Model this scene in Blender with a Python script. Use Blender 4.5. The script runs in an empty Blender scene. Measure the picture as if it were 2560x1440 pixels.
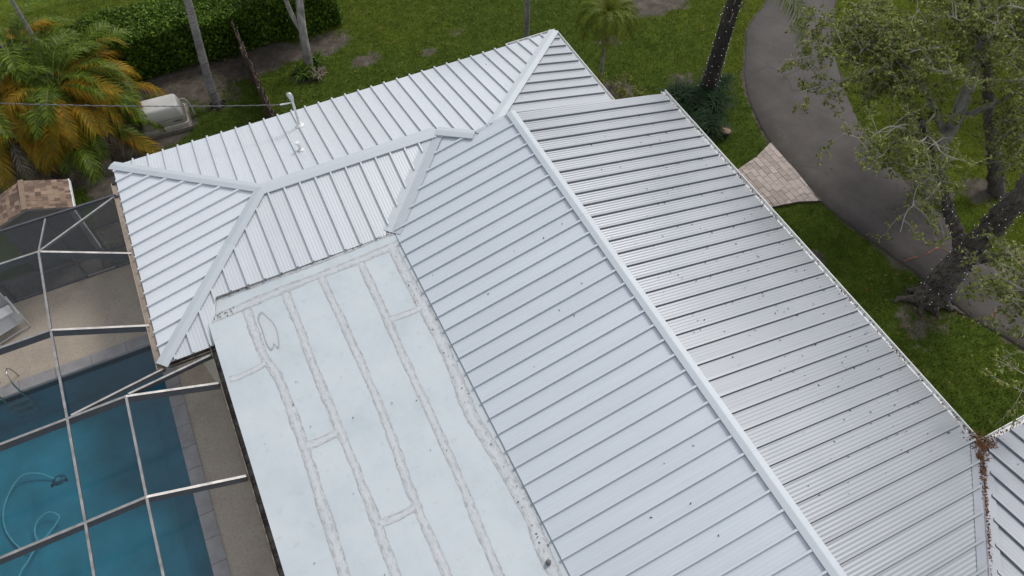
import bpy, bmesh, math, random
import numpy as np
from mathutils import Vector, Matrix

# ------------------------------------------------------------------ camera, world, sun, exposure
scn = bpy.context.scene
col = scn.collection
R = math.radians
cam_d = bpy.data.cameras.new('camera')
cam = bpy.data.objects.new('camera', cam_d); col.objects.link(cam)
cam.location = (3.32897, -17.80912, 17.62057)
cam.rotation_euler = (0.61163236, -0.00371022, -0.4530975)
cam_d.sensor_width = 36; cam_d.lens = 26.583; cam_d.clip_end = 2000; cam_d.clip_start = .1
scn.camera = cam

SUN_EL, SUN_AZ = R(50), R(64)          # azimuth clockwise from +Y
world = bpy.data.worlds.new('World'); scn.world = world; world.use_nodes = True
wn = world.node_tree.nodes; wl = world.node_tree.links; wn.clear()
wo = wn.new('ShaderNodeOutputWorld'); bg = wn.new('ShaderNodeBackground'); sky = wn.new('ShaderNodeTexSky')
sky.sky_type = 'NISHITA'; sky.sun_disc = False; sky.sun_elevation = SUN_EL; sky.sun_rotation = SUN_AZ
sky.air_density = 1.0; sky.dust_density = 1.0; sky.ozone_density = 1.0
hs = wn.new('ShaderNodeHueSaturation'); hs.inputs['Saturation'].default_value = 0.30
wl.new(sky.outputs[0], hs.inputs['Color']); wl.new(hs.outputs[0], bg.inputs[0]); wl.new(bg.outputs[0], wo.inputs[0])
bg.inputs[1].default_value = 0.132
sd = bpy.data.lights.new('sun', 'SUN'); sun = bpy.data.objects.new('sun', sd); col.objects.link(sun)
sd.energy = 1.05; sd.angle = R(14); sd.color = (1, .96, .9)
sv = Vector((math.sin(SUN_AZ)*math.cos(SUN_EL), math.cos(SUN_AZ)*math.cos(SUN_EL), math.sin(SUN_EL)))
sun.rotation_euler = sv.to_track_quat('Z', 'Y').to_euler()
scn.view_settings.view_transform = 'Standard'; scn.view_settings.look = 'None'
scn.view_settings.exposure = 0.62; scn.view_settings.gamma = 1.0
scn.render.engine = 'CYCLES'

# ------------------------------------------------------------------ helpers
rng = np.random.default_rng(7); random.seed(7)
U = 0.4064            # one roof panel, 16 inches
H = 2.6               # eave height

def mesh_data(name, v, f, mats=None, smooth=False, midx=None):
    me = bpy.data.meshes.new(name)
    me.from_pydata([tuple(map(float, a)) for a in v], [], [tuple(map(int, a)) for a in f])
    for m in (mats if isinstance(mats, (list, tuple)) else [mats]):
        if m: me.materials.append(m)
    if midx is not None: me.polygons.foreach_set('material_index', np.asarray(midx, dtype=np.int32))
    if smooth: me.polygons.foreach_set('use_smooth', np.ones(len(me.polygons), dtype=bool))
    me.update(); return me
def quads_data(name, verts, nper, mat):      # fast: n faces of nper verts each, no sharing
    me = bpy.data.meshes.new(name); n = len(verts)//nper
    me.vertices.add(len(verts)); me.vertices.foreach_set('co', np.asarray(verts, dtype=np.float32).ravel())
    me.loops.add(len(verts)); me.loops.foreach_set('vertex_index', np.arange(len(verts), dtype=np.int32))
    me.polygons.add(n); me.polygons.foreach_set('loop_start', np.arange(0, len(verts), nper, dtype=np.int32))
    me.materials.append(mat); me.update(calc_edges=True); me.validate(); return me
def obj(name, me, parent=None):
    o = bpy.data.objects.new(name, me); col.objects.link(o)
    if parent: o.parent = parent
    return o
def M(name, v, f, mat, parent=None, smooth=False, midx=None):
    return obj(name, mesh_data(name, v, f, mat, smooth, midx), parent)
def tag(o, label=None, cat=None, group=None, kind=None):
    if label: o['label'] = label
    if cat: o['category'] = cat
    if group: o['group'] = group
    if kind: o['kind'] = kind
    return o
def thing(name, label, cat, loc=(0, 0, 0), group=None, rz=0):
    o = bpy.data.objects.new(name, None); col.objects.link(o); o.location = loc; o.rotation_euler = (0, 0, rz)
    o.empty_display_size = .2
    return tag(o, label, cat, group)
def box(x0, x1, y0, y1, z0, z1):
    v = [(x0,y0,z0),(x1,y0,z0),(x1,y1,z0),(x0,y1,z0),(x0,y0,z1),(x1,y0,z1),(x1,y1,z1),(x0,y1,z1)]
    f = [(0,3,2,1),(4,5,6,7),(0,1,5,4),(1,2,6,5),(2,3,7,6),(3,0,4,7)]
    return v, f
class MB:
    def __init__(s): s.v = []; s.f = []
    def add(s, v, f):
        n = len(s.v); s.v += [tuple(a) for a in v]; s.f += [tuple(i+n for i in a) for a in f]; return s
    def box(s, *a): return s.add(*box(*a))
    def build(s, name, mat, parent=None, smooth=False): return M(name, s.v, s.f, mat, parent, smooth)
def beam(p, q, w, h):          # rectangular bar, h measured downwards from p-q, w horizontal
    p, q = Vector(p), Vector(q); t = (q-p).normalized(); s = t.cross(Vector((0,0,1)))
    s = s.normalized()*w/2 if s.length > 1e-4 else Vector((w/2,0,0))
    d = s.cross(t).normalized()*h
    if d.z > 0: d = -d
    v = []
    for c in (p, q): v += [c-s, c+s, c+s+d, c-s+d]
    return v, [(0,1,2,3),(7,6,5,4),(0,4,5,1),(1,5,6,2),(2,6,7,3),(3,7,4,0)]
def tube(pts, rad, n=8, cap=True):
    pts = [Vector(p) for p in pts]; v = []; f = []
    if not hasattr(rad, '__len__'): rad = [rad]*len(pts)
    a = None
    for i, p in enumerate(pts):
        t = (pts[min(i+1, len(pts)-1)]-pts[max(i-1, 0)]).normalized()
        if a is None: a = t.orthogonal().normalized()
        a = (a - t*a.dot(t)).normalized(); b = t.cross(a)
        for k in range(n):
            g = 2*math.pi*k/n; v.append(p+(a*math.cos(g)+b*math.sin(g))*rad[i])
        if i:
            for k in range(n):
                k2 = (k+1) % n; o = i*n
                f.append((o-n+k, o-n+k2, o+k2, o+k))
    if cap: f += [tuple(range(n-1, -1, -1)), tuple(range(len(v)-n, len(v)))]
    return v, f
def curve_pts(ctrl, n):        # Catmull-Rom
    c = [Vector(a) for a in ctrl]; c = [c[0]*2-c[1]]+c+[c[-1]*2-c[-2]]; out = []
    for i in range(1, len(c)-2):
        for k in range(n):
            t = k/n; a, b, d, e = c[i-1], c[i], c[i+1], c[i+2]
            out.append(.5*((2*b)+(d-a)*t+(2*a-5*b+4*d-e)*t*t+(3*b-a-3*d+e)*t**3))
    out.append(c[-2]); return out
def lathe(prof, n=20, closed=False):
    v = []; f = []
    for r, z in prof:
        for k in range(n): v.append((r*math.cos(2*math.pi*k/n), r*math.sin(2*math.pi*k/n), z))
    for i in range(len(prof)-1):
        for k in range(n):
            k2 = (k+1) % n; f.append((i*n+k, i*n+k2, (i+1)*n+k2, (i+1)*n+k))
    f.append(tuple(range(n-1, -1, -1))); f.append(tuple(range(len(v)-n, len(v))))
    return v, f
def fan(pts2, z0, z1):         # prism from a 2D outline
    n = len(pts2); v = [(x, y, z0) for x, y in pts2]+[(x, y, z1) for x, y in pts2]
    return v, [tuple(range(n-1, -1, -1)), tuple(range(n, 2*n))]+[(i, (i+1) % n, n+(i+1) % n, n+i) for i in range(n)]

# ------------------------------------------------------------------ materials
def mat(name):
    m = bpy.data.materials.new(name); m.use_nodes = True; nt = m.node_tree
    b = nt.nodes['Principled BSDF']; return m, nt, b
def N(nt, t, **k):
    n = nt.nodes.new(t)
    for a, b in k.items():
        if a.startswith('_'): setattr(n, a[1:], b)
        else: n.inputs[a.replace('__', ' ')].default_value = b
    return n
def noise(nt, scale, detail=4, rough=.6, vec=None, dist=0):
    n = N(nt, 'ShaderNodeTexNoise', Scale=scale, Detail=detail, Roughness=rough, Distortion=dist)
    if vec is None:
        g = nt.nodes.get('Geo') or nt.nodes.new('ShaderNodeNewGeometry'); g.name = 'Geo'; vec = g.outputs['Position']
    nt.links.new(vec, n.inputs['Vector']); return n
def ramp(nt, src, stops, interp='LINEAR'):
    r = nt.nodes.new('ShaderNodeValToRGB'); r.color_ramp.interpolation = interp; e = r.color_ramp.elements
    while len(e) < len(stops): e.new(.5)
    for a, (p, c) in zip(e, stops):
        a.position = p; a.color = (*c, 1) if hasattr(c, '__len__') else (c, c, c, 1)
    nt.links.new(src, r.inputs[0]); return r
def mix(nt, a, b, fac, mode='MIX'):
    m = nt.nodes.new('ShaderNodeMix'); m.data_type = 'RGBA'; m.blend_type = mode
    for s, x in ((m.inputs['Factor'], fac), (m.inputs['A'], a), (m.inputs['B'], b)):
        if hasattr(x, 'links') or hasattr(x, 'is_output'): nt.links.new(x, s)
        else: s.default_value = x if not hasattr(x, '__len__') else (*x, 1)
    return m.outputs['Result']
def bump(nt, b, src, strength, dist=.01):
    u = N(nt, 'ShaderNodeBump', Strength=strength, Distance=dist); nt.links.new(src, u.inputs['Height'])
    nt.links.new(u.outputs[0], b.inputs['Normal']); return u
def simple(name, c, rough=.6, metal=0, var=.15, scale=6, bmp=0, bscale=40):
    m, nt, b = mat(name); n = noise(nt, scale, 5)
    lo = tuple(x*(1-var) for x in c); hi = tuple(min(1, x*(1+var)) for x in c)
    r = ramp(nt, n.outputs[0], [(.3, lo), (.7, hi)]); nt.links.new(r.outputs[0], b.inputs['Base Color'])
    b.inputs['Roughness'].default_value = rough; b.inputs['Metallic'].default_value = metal
    if bmp: bump(nt, b, noise(nt, bscale, 4).outputs[0], bmp)
    return m
def roof_metal(name, c, rough, metal, axis, dirt=.0):
    m, nt, b = mat(name)
    oi = nt.nodes.new('ShaderNodeObjectInfo')
    geo = nt.nodes.new('ShaderNodeNewGeometry'); geo.name = 'Geo'
    mp = nt.nodes.new('ShaderNodeMapping'); nt.links.new(geo.outputs['Position'], mp.inputs[0])
    mp.inputs['Scale'].default_value = (.6, 14, 1) if axis == 'y' else (14, .6, 1)
    st = noise(nt, 1.0, 4, .6, mp.outputs[0])
    big = noise(nt, .55, 3)
    r1 = ramp(nt, st.outputs[0], [(.3, tuple(x*.965 for x in c)), (.7, tuple(min(1, x*1.02) for x in c))])
    r2 = ramp(nt, oi.outputs['Random'], [(0, .955), (1, 1.0)])
    c1 = mix(nt, r1.outputs[0], r2.outputs[0], 1.0, 'MULTIPLY')
    gr = noise(nt, 2.2, 8, .72)
    if dirt:
        d = ramp(nt, gr.outputs[0], [(.40, 0.0), (.85, dirt)], 'EASE')
        c1 = mix(nt, c1, (.30, .29, .26), d.outputs[0])
    sp = ramp(nt, noise(nt, 30, 3).outputs[0], [(.68, 0.0), (.80, .12)], 'EASE')
    c1 = mix(nt, c1, (.22, .2, .17), sp.outputs[0])
    nt.links.new(c1, b.inputs['Base Color'])
    rr = ramp(nt, big.outputs[0], [(.3, rough-.05), (.7, rough+.07)]); nt.links.new(rr.outputs[0], b.inputs['Roughness'])
    b.inputs['Metallic'].default_value = metal
    bump(nt, b, noise(nt, 2.5, 1).outputs[0], .12, .004)
    return m
ROOFX = roof_metal('roof_metal_back', (.615, .64, .66), .42, .20, 'x')  # one roof metal; slope copies differ by reflected light put into the colour
ROOFH = roof_metal('roof_metal_hip_lit', (.77, .795, .815), .42, .20, 'y')  # base lightened to carry the bright sky this hip reflects
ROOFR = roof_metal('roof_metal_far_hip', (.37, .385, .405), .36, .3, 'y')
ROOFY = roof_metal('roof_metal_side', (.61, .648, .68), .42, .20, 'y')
ROOFD = roof_metal('roof_metal_dimmed_dirty', (.30, .315, .335), .32, .30, 'y', .22)  # base darkened for the dim trees this slope mirrors, plus dirt patches
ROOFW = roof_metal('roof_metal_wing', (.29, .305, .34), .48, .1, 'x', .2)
CAPM = roof_metal('cap_metal', (.50, .535, .56), .55, .1, 'y')
DECK = simple('roof_deck', (.35, .33, .3), .8)

def coating():
    m, nt, b = mat('roof_coating')
    n1 = noise(nt, .8, 6, .65); n2 = noise(nt, 5, 8, .7); n3 = noise(nt, 22, 4)
    c = ramp(nt, n1.outputs[0], [(.3, (.435, .485, .50)), (.5, (.49, .535, .548)), (.7, (.535, .57, .58))])
    d = ramp(nt, n2.outputs[0], [(.57, 0.0), (.68, .30), (.82, .55)])
    c1 = mix(nt, c.outputs[0], (.33, .35, .36), d.outputs[0])
    d2 = ramp(nt, n3.outputs[0], [(.69, 0.0), (.76, .5)])
    c2 = mix(nt, c1, (.36, .36, .35), d2.outputs[0])
    nt.links.new(c2, b.inputs['Base Color']); b.inputs['Roughness'].default_value = .62
    bump(nt, b, n2.outputs[0], .25, .01); return m
COAT = coating()
def band_mat():
    m, nt, b = mat('seam_coating')
    uv = nt.nodes.new('ShaderNodeUVMap'); sep = nt.nodes.new('ShaderNodeSeparateXYZ'); nt.links.new(uv.outputs[0], sep.inputs[0])
    mp = nt.nodes.new('ShaderNodeMapping'); nt.links.new(uv.outputs[0], mp.inputs[0]); mp.inputs['Scale'].default_value = (3.0, 2.2, 1)
    n1 = noise(nt, 2.4, 8, .75, mp.outputs[0], .8); n2 = noise(nt, 3, 5)
    base = ramp(nt, n2.outputs[0], [(.3, (.455, .485, .495)), (.7, (.535, .55, .56))])
    # dirt caught along the brushed edges (v=0 and v=1)
    e = N(nt, 'ShaderNodeMath', _operation='SUBTRACT'); nt.links.new(sep.outputs[1], e.inputs[0]); e.inputs[1].default_value = .5
    e2 = N(nt, 'ShaderNodeMath', _operation='ABSOLUTE'); nt.links.new(e.outputs[0], e2.inputs[0])
    e3 = N(nt, 'ShaderNodeMath', _operation='MULTIPLY_ADD'); nt.links.new(e2.outputs[0], e3.inputs[0]); e3.inputs[1].default_value = .38; nt.links.new(n1.outputs[0], e3.inputs[2])
    d = ramp(nt, e3.outputs[0], [(.55, 0.0), (.64, .28), (.71, .62), (.82, .8)])
    c = mix(nt, base.outputs[0], (.23, .215, .21), d.outputs[0])
    b2 = ramp(nt, noise(nt, 9, 6, .7).outputs[0], [(.66, 0.0), (.76, .75)])
    c2 = mix(nt, c, (.16, .14, .125), b2.outputs[0])
    nt.links.new(c2, b.inputs['Base Color']); b.inputs['Roughness'].default_value = .7
    bump(nt, b, n1.outputs[0], .25, .004); return m
BAND = band_mat()
def stain_mat():
    m, nt, b = mat('dried_puddle')
    uv = nt.nodes.new('ShaderNodeUVMap'); sep = nt.nodes.new('ShaderNodeSeparateXYZ'); nt.links.new(uv.outputs[0], sep.inputs[0])
    n = noise(nt, 12, 4)
    a = N(nt, 'ShaderNodeMath', _operation='MULTIPLY_ADD'); nt.links.new(n.outputs[0], a.inputs[0]); a.inputs[1].default_value = .12; nt.links.new(sep.outputs[0], a.inputs[2])
    r = ramp(nt, a.outputs[0], [(.0, (.50, .53, .54)), (.90, (.47, .50, .51)), (.97, (.30, .31, .32)), (1.04, (.33, .34, .35))])
    nt.links.new(r.outputs[0], b.inputs['Base Color']); b.inputs['Roughness'].default_value = .55; return m
STAIN = stain_mat()

WHITE = simple('white_paint', (.74, .74, .72), .45, 0, .06, 3)
CREAM = simple('wall_stucco', (.62, .58, .50), .85, 0, .08, 2, .3, 60)
FASC = simple('fascia_paint', (.55, .53, .48), .6, 0, .2, 5)
def rusty(name, c, c2, lo, hi):
    m, nt, b = mat(name); n = noise(nt, 5, 8, .7); n2 = noise(nt, 1.3, 4)
    a = ramp(nt, n2.outputs[0], [(.3, tuple(x*.75 for x in c)), (.7, c)])
    r = ramp(nt, n.outputs[0], [(lo, 0.0), (hi, 1.0)])
    nt.links.new(mix(nt, a.outputs[0], c2, r.outputs[0]), b.inputs['Base Color']); b.inputs['Roughness'].default_value = .7; return m
TANGUT = rusty('tan_gutter_paint', (.38, .31, .245), (.16, .12, .09), .56, .70)
RUSTGUT = rusty('rusty_gutter', (.22, .20, .165), (.065, .048, .036), .44, .58)
RUSTRED = rusty('rust', (.22, .10, .05), (.09, .04, .02), .4, .6)
GALV = simple('galvanised_pipe', (.62, .63, .64), .35, .7, .15, 14)
PVC = simple('vent_pvc', (.70, .70, .70), .5, 0, .1, 14)
BLACK = simple('black_rubber', (.02, .02, .02), .5)
CABLE = simple('cable', (.10, .10, .10), .5, .3)
BRONZE_T = simple('cage_aluminium_lit', (.33, .315, .30), .48, .55, .3, 5)  # pale copy for beam tops: the light on them is in the colour
BRONZE_D = simple('cage_aluminium_shaded', (.085, .085, .095), .5, .3, .2, 5)  # dark copy of the same metal: the shade on beam sides is painted in
def screen_mat(name, dens, c):
    m, nt, b = mat(name); nt.nodes.remove(b); out = nt.nodes['Material Output']
    tr = nt.nodes.new('ShaderNodeBsdfTransparent'); df = N(nt, 'ShaderNodeBsdfDiffuse', Color=(*c, 1)); mx = nt.nodes.new('ShaderNodeMixShader')
    r = ramp(nt, noise(nt, 2.0, 3).outputs[0], [(.3, dens*.92), (.7, dens*1.08)])
    nt.links.new(r.outputs[0], mx.inputs[0])
    nt.links.new(tr.outputs[0], mx.inputs[1]); nt.links.new(df.outputs[0], mx.inputs[2]); nt.links.new(mx.outputs[0], out.inputs[0]); return m
SCREEN_W = screen_mat('wall_screen_mesh', .68, (.06, .062, .068))
SCREEN_R = screen_mat('roof_screen_mesh', .10, (.15, .16, .17))

def ground_mat():
    m, nt, b = mat('lawn_ground')
    at = N(nt, 'ShaderNodeAttribute', _attribute_name='soil'); ty = N(nt, 'ShaderNodeAttribute', _attribute_name='tone')
    n0 = noise(nt, .5, 4); n1 = noise(nt, 3, 6, .7); n2 = noise(nt, 45, 3)
    g1 = ramp(nt, n1.outputs[0], [(.25, (.03, .05, .008)), (.5, (.065, .10, .014)), (.75, (.11, .155, .026))])
    g2 = ramp(nt, n1.outputs[0], [(.25, (.045, .06, .008)), (.5, (.095, .125, .014)), (.75, (.15, .18, .03))])
    g = mix(nt, g1.outputs[0], g2.outputs[0], ty.outputs['Fac'])
    dk = ramp(nt, n2.outputs[0], [(.3, .5), (.6, 1.1)])
    g = mix(nt, g, dk.outputs[0], 1, 'MULTIPLY')
    s = ramp(nt, n1.outputs[0], [(.25, (.06, .05, .04)), (.55, (.125, .108, .088)), (.8, (.22, .195, .165))])
    s2 = mix(nt, s.outputs[0], dk.outputs[0], .7, 'MULTIPLY')
    a = N(nt, 'ShaderNodeMath', _operation='ADD'); nt.links.new(at.outputs['Fac'], a.inputs[0]); nt.links.new(n1.outputs[0], a.inputs[1])
    f = ramp(nt, a.outputs[0], [(.80, 0.0), (1.08, 1.0)])
    nt.links.new(mix(nt, g, s2, f.outputs[0]), b.inputs['Base Color']); b.inputs['Roughness'].default_value = .95
    b.inputs['Specular IOR Level'].default_value = .04
    bump(nt, b, n2.outputs[0], .8, .03); return m
LAWN = ground_mat()
def foliage(name, cols, trans=.35, rough=.55, spec=.3, island=True):
    m, nt, b = mat(name); out = nt.nodes['Material Output']
    if island:
        g = nt.nodes.new('ShaderNodeNewGeometry'); g.name = 'Geo'; src = g.outputs['Random Per Island']
    else:
        src = noise(nt, 5, 4).outputs[0]
    r = ramp(nt, src, [(i/(len(cols)-1), c) for i, c in enumerate(cols)])
    nz = ramp(nt, noise(nt, 1.2, 4, .65).outputs[0], [(.3, .6), (.7, 1.35)])
    c = mix(nt, r.outputs[0], nz.outputs[0], 1, 'MULTIPLY')
    nt.links.new(c, b.inputs['Base Color']); b.inputs['Roughness'].default_value = rough
    b.inputs['Specular IOR Level'].default_value = spec*.4
    t = nt.nodes.new('ShaderNodeBsdfTranslucent'); nt.links.new(c, t.inputs[0]); mx = N(nt, 'ShaderNodeMixShader'); mx.inputs[0].default_value = trans
    nt.links.new(b.outputs[0], mx.inputs[1]); nt.links.new(t.outputs[0], mx.inputs[2]); nt.links.new(mx.outputs[0], out.inputs[0]); return m
GRASSM = foliage('grass_blades', [(.046, .072, .008), (.092, .136, .016), (.138, .18, .026), (.21, .205, .06)], .3, .6, .2)
GRASSY = foliage('grass_blades_yellow', [(.08, .11, .010), (.15, .185, .018), (.21, .235, .03), (.24, .23, .05)], .3, .6, .2)
OAKLEAF = foliage('oak_leaves', [(.06, .09, .018), (.13, .165, .03), (.21, .245, .05), (.31, .33, .12), (.28, .27, .035)], .3, .5, .35)
HEDGELEAF = foliage('hedge_leaves', [(.03, .065, .007), (.065, .125, .012), (.115, .20, .018), (.18, .28, .03)], .3, .42, .4)
TREEBLEAF = foliage('dark_glossy_leaves', [(.012, .03, .01), (.025, .06, .018), (.045, .09, .03)], .25, .35, .5)
VARLEAF = foliage('variegated_leaves', [(.06, .09, .015), (.18, .19, .035), (.30, .28, .07), (.10, .13, .02)], .3, .5, .3)
BROMLEAF = foliage('young_plant_leaves', [(.045, .085, .012), (.10, .17, .025), (.15, .22, .04)], .35, .45, .3)
LIRIOPE = foliage('dark_strap_leaves', [(.012, .03, .012), (.022, .052, .018), (.045, .08, .03)], .25, .55, .25)
PALM_G = foliage('palm_green', [(.055, .095, .008), (.115, .175, .014), (.19, .26, .024)], .35, .38, .4)
PALM_Y = foliage('palm_yellow', [(.18, .17, .014), (.36, .20, .016), (.46, .23, .02), (.20, .21, .02)], .35, .45, .3)
PALM_D = foliage('palm_dead', [(.13, .10, .07), (.22, .18, .14), (.30, .26, .21)], .2, .8, .1)
PYGMY = foliage('pygmy_palm_leaves', [(.07, .13, .010), (.14, .19, .016), (.22, .21, .03), (.10, .16, .02)], .35, .5, .3)
DEADLEAF = foliage('fallen_leaf_brown', [(.05, .028, .016), (.11, .05, .025), (.17, .085, .04), (.09, .06, .04)], .05, .8, .1)
DARKLEAF = foliage('fallen_leaf_dark', [(.018, .017, .016), (.035, .03, .026), (.06, .052, .042)], .05, .8, .1)
def bark(name, c0, c1, scale, rings=False, bmp=1.0):
    m, nt, b = mat(name)
    geo = nt.nodes.new('ShaderNodeNewGeometry'); geo.name = 'Geo'
    mp = nt.nodes.new('ShaderNodeMapping'); nt.links.new(geo.outputs['Position'], mp.inputs[0])
    mp.inputs['Scale'].default_value = (1, 1, 5) if rings else (1, 1, .3)
    n = noise(nt, scale, 8, .7, mp.outputs[0], .4); n2 = noise(nt, 1.6, 4)
    r = ramp(nt, n.outputs[0], [(.34, c0), (.62, c1)])
    z = ramp(nt, n2.outputs[0], [(.3, .65), (.7, 1.2)])
    nt.links.new(mix(nt, r.outputs[0], z.outputs[0], 1, 'MULTIPLY'), b.inputs['Base Color']); b.inputs['Roughness'].default_value = .9
    bump(nt, b, n.outputs[0], bmp, .03); return m
PALEBARK = bark('pale_bark', (.14, .13, .115), (.36, .34, .31), 7)
PALMBARK = bark('palm_bark', (.10, .095, .085), (.25, .24, .22), 3, True)
DARKBARK = bark('dark_fibrous_bark', (.012, .010, .009), (.055, .045, .038), 16)
OAKBARK = bark('oak_bark', (.024, .02, .017), (.145, .125, .105), 12, False, 1.4)
TWIG = simple('twigs', (.29, .27, .23), .9, 0, .3, 8)
WOOD = bark('weathered_wood', (.055, .036, .027), (.16, .115, .09), 14)

def asphalt():
    m, nt, b = mat('asphalt'); n1 = noise(nt, .9, 6, .65); n2 = noise(nt, 90, 3); n3 = noise(nt, 3.5, 6)
    c = ramp(nt, n1.outputs[0], [(.3, (.052, .044, .039)), (.7, (.095, .081, .073))])
    sp = ramp(nt, n2.outputs[0], [(.35, .75), (.7, 1.3)])
    c1 = mix(nt, c.outputs[0], sp.outputs[0], 1, 'MULTIPLY')
    vo = N(nt, 'ShaderNodeTexVoronoi', Scale=.75, _feature='DISTANCE_TO_EDGE')
    gp = nt.nodes['Geo'].outputs['Position']; wv = mix(nt, gp, n3.outputs['Color'], .12); nt.links.new(wv, vo.inputs['Vector'])
    cr = ramp(nt, vo.outputs['Distance'], [(0, 1.0), (.012, 0.0)]); k = ramp(nt, noise(nt, .4, 2).outputs[0], [(.5, 0.0), (.6, .8)])
    cf = mix(nt, (0, 0, 0), cr.outputs[0], k.outputs[0])
    c2 = mix(nt, c1, (.018, .016, .015), cf)
    br = ramp(nt, n3.outputs[0], [(.66, 0.0), (.8, .45)])
    c3 = mix(nt, c2, (.17, .155, .145), br.outputs[0])
    nt.links.new(c3, b.inputs['Base Color']); b.inputs['Roughness'].default_value = .85; bump(nt, b, n2.outputs[0], .5, .01); return m
ASPH = asphalt()
def aggregate():
    m, nt, b = mat('aggregate_deck'); n1 = noise(nt, 1.1, 6, .65); n2 = noise(nt, 17, 4, .7); n3 = noise(nt, 9, 4)
    c = ramp(nt, n1.outputs[0], [(.3, (.36, .295, .23)), (.55, (.44, .365, .28)), (.75, (.40, .355, .305))])
    sp = ramp(nt, n2.outputs[0], [(.30, .5), (.42, .95), (.75, 1.12)])
    nt.links.new(mix(nt, c.outputs[0], sp.outputs[0], 1, 'MULTIPLY'), b.inputs['Base Color'])
    b.inputs['Roughness'].default_value = .85; bump(nt, b, n2.outputs[0], .4, .01); return m
AGG = aggregate()
COPING = simple('coping_concrete', (.29, .275, .27), .8, 0, .18, 3, .2, 40)
POOLPL = simple('pool_plaster', (.11, .37, .425), .7, 0, .22, .9)
def water_mat():
    m, nt, b = mat('pool_water'); nt.nodes.remove(b); out = nt.nodes['Material Output']
    tr = N(nt, 'ShaderNodeBsdfTransparent', Color=(.34, .66, .74, 1)); gl = N(nt, 'ShaderNodeBsdfGlossy', Roughness=.04, Color=(1, 1, 1, 1)); fr = N(nt, 'ShaderNodeFresnel', IOR=1.33)
    n = noise(nt, 5, 3); bu = N(nt, 'ShaderNodeBump', Strength=.12, Distance=.03); nt.links.new(n.outputs[0], bu.inputs['Height'])
    nt.links.new(bu.outputs[0], gl.inputs['Normal']); nt.links.new(bu.outputs[0], fr.inputs['Normal'])
    mx = nt.nodes.new('ShaderNodeMixShader'); nt.links.new(fr.outputs[0], mx.inputs[0]); nt.links.new(tr.outputs[0], mx.inputs[1]); nt.links.new(gl.outputs[0], mx.inputs[2])
    nt.links.new(mx.outputs[0], out.inputs[0]); return m
WATER = water_mat()
def shingle_mat():
    m, nt, b = mat('asphalt_shingle'); oi = nt.nodes.new('ShaderNodeObjectInfo')
    r = ramp(nt, oi.outputs['Random'], [(0, (.10, .066, .048)), (.4, (.155, .103, .073)), (.75, (.23, .155, .108)), (1, (.29, .20, .14))])
    n = noise(nt, 60, 3); sp = ramp(nt, n.outputs[0], [(.3, .75), (.7, 1.2)])
    nt.links.new(mix(nt, r.outputs[0], sp.outputs[0], 1, 'MULTIPLY'), b.inputs['Base Color']); b.inputs['Roughness'].default_value = .95; return m
SHINGLE = shingle_mat()
def paver_mat():
    m, nt, b = mat('paver_stone'); oi = nt.nodes.new('ShaderNodeObjectInfo')
    r = ramp(nt, oi.outputs['Random'], [(0, (.35, .285, .25)), (.5, (.41, .34, .30)), (1, (.48, .40, .355))])
    n = noise(nt, 7, 6, .7); sp = ramp(nt, n.outputs[0], [(.3, .78), (.7, 1.12)])
    nt.links.new(mix(nt, r.outputs[0], sp.outputs[0], 1, 'MULTIPLY'), b.inputs['Base Color']); b.inputs['Roughness'].default_value = .8
    bump(nt, b, n.outputs[0], .3, .01); return m
PAVER = paver_mat()
SAND = simple('joint_sand', (.10, .08, .062), .95)
GRAVELM = simple('gravel', (.21, .19, .17), .9, 0, .5, 30, 1.0, 40)
SHEDWALL = simple('shed_siding', (.34, .33, .32), .7, 0, .1, 2)
GENB = simple('generator_shell', (.56, .54, .49), .45, 0, .08, 2)
GENP = simple('generator_base', (.40, .36, .30), .7, 0, .15, 6)
CONC = simple('dirty_concrete', (.17, .15, .13), .9, 0, .4, 8, .4, 30)
HOSEM = simple('pool_hose', (.62, .72, .72), .5)
CLEANER = simple('pool_cleaner_shell', (.05, .14, .20), .4, 0, .3, 8)
CHROME = simple('stainless_rail', (.55, .54, .52), .22, 1, .1, 5)
CHAIRW = simple('white_chair_frame', (.47, .47, .46), .5, 0, .08, 6)
SLING = screen_mat('chair_sling', .72, (.42, .42, .42))
TERRA = simple('clay_pot', (.33, .22, .13), .75, 0, .2, 9)
ORANGE = simple('orange_marking_paint', (.19, .075, .048), .85, 0, .6, 14)
GALVB, = [simple('weatherhead_metal', (.45, .47, .48), .4, .6, .15, 10)]
m_, nt_, b_ = mat('string_light_bulb'); b_.inputs['Base Color'].default_value = (.85, .9, 1, 1); b_.inputs['Emission Color'].default_value = (.8, .87, 1, 1); b_.inputs['Emission Strength'].default_value = 1.6; b_.inputs['Roughness'].default_value = .2
BULB = m_

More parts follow.
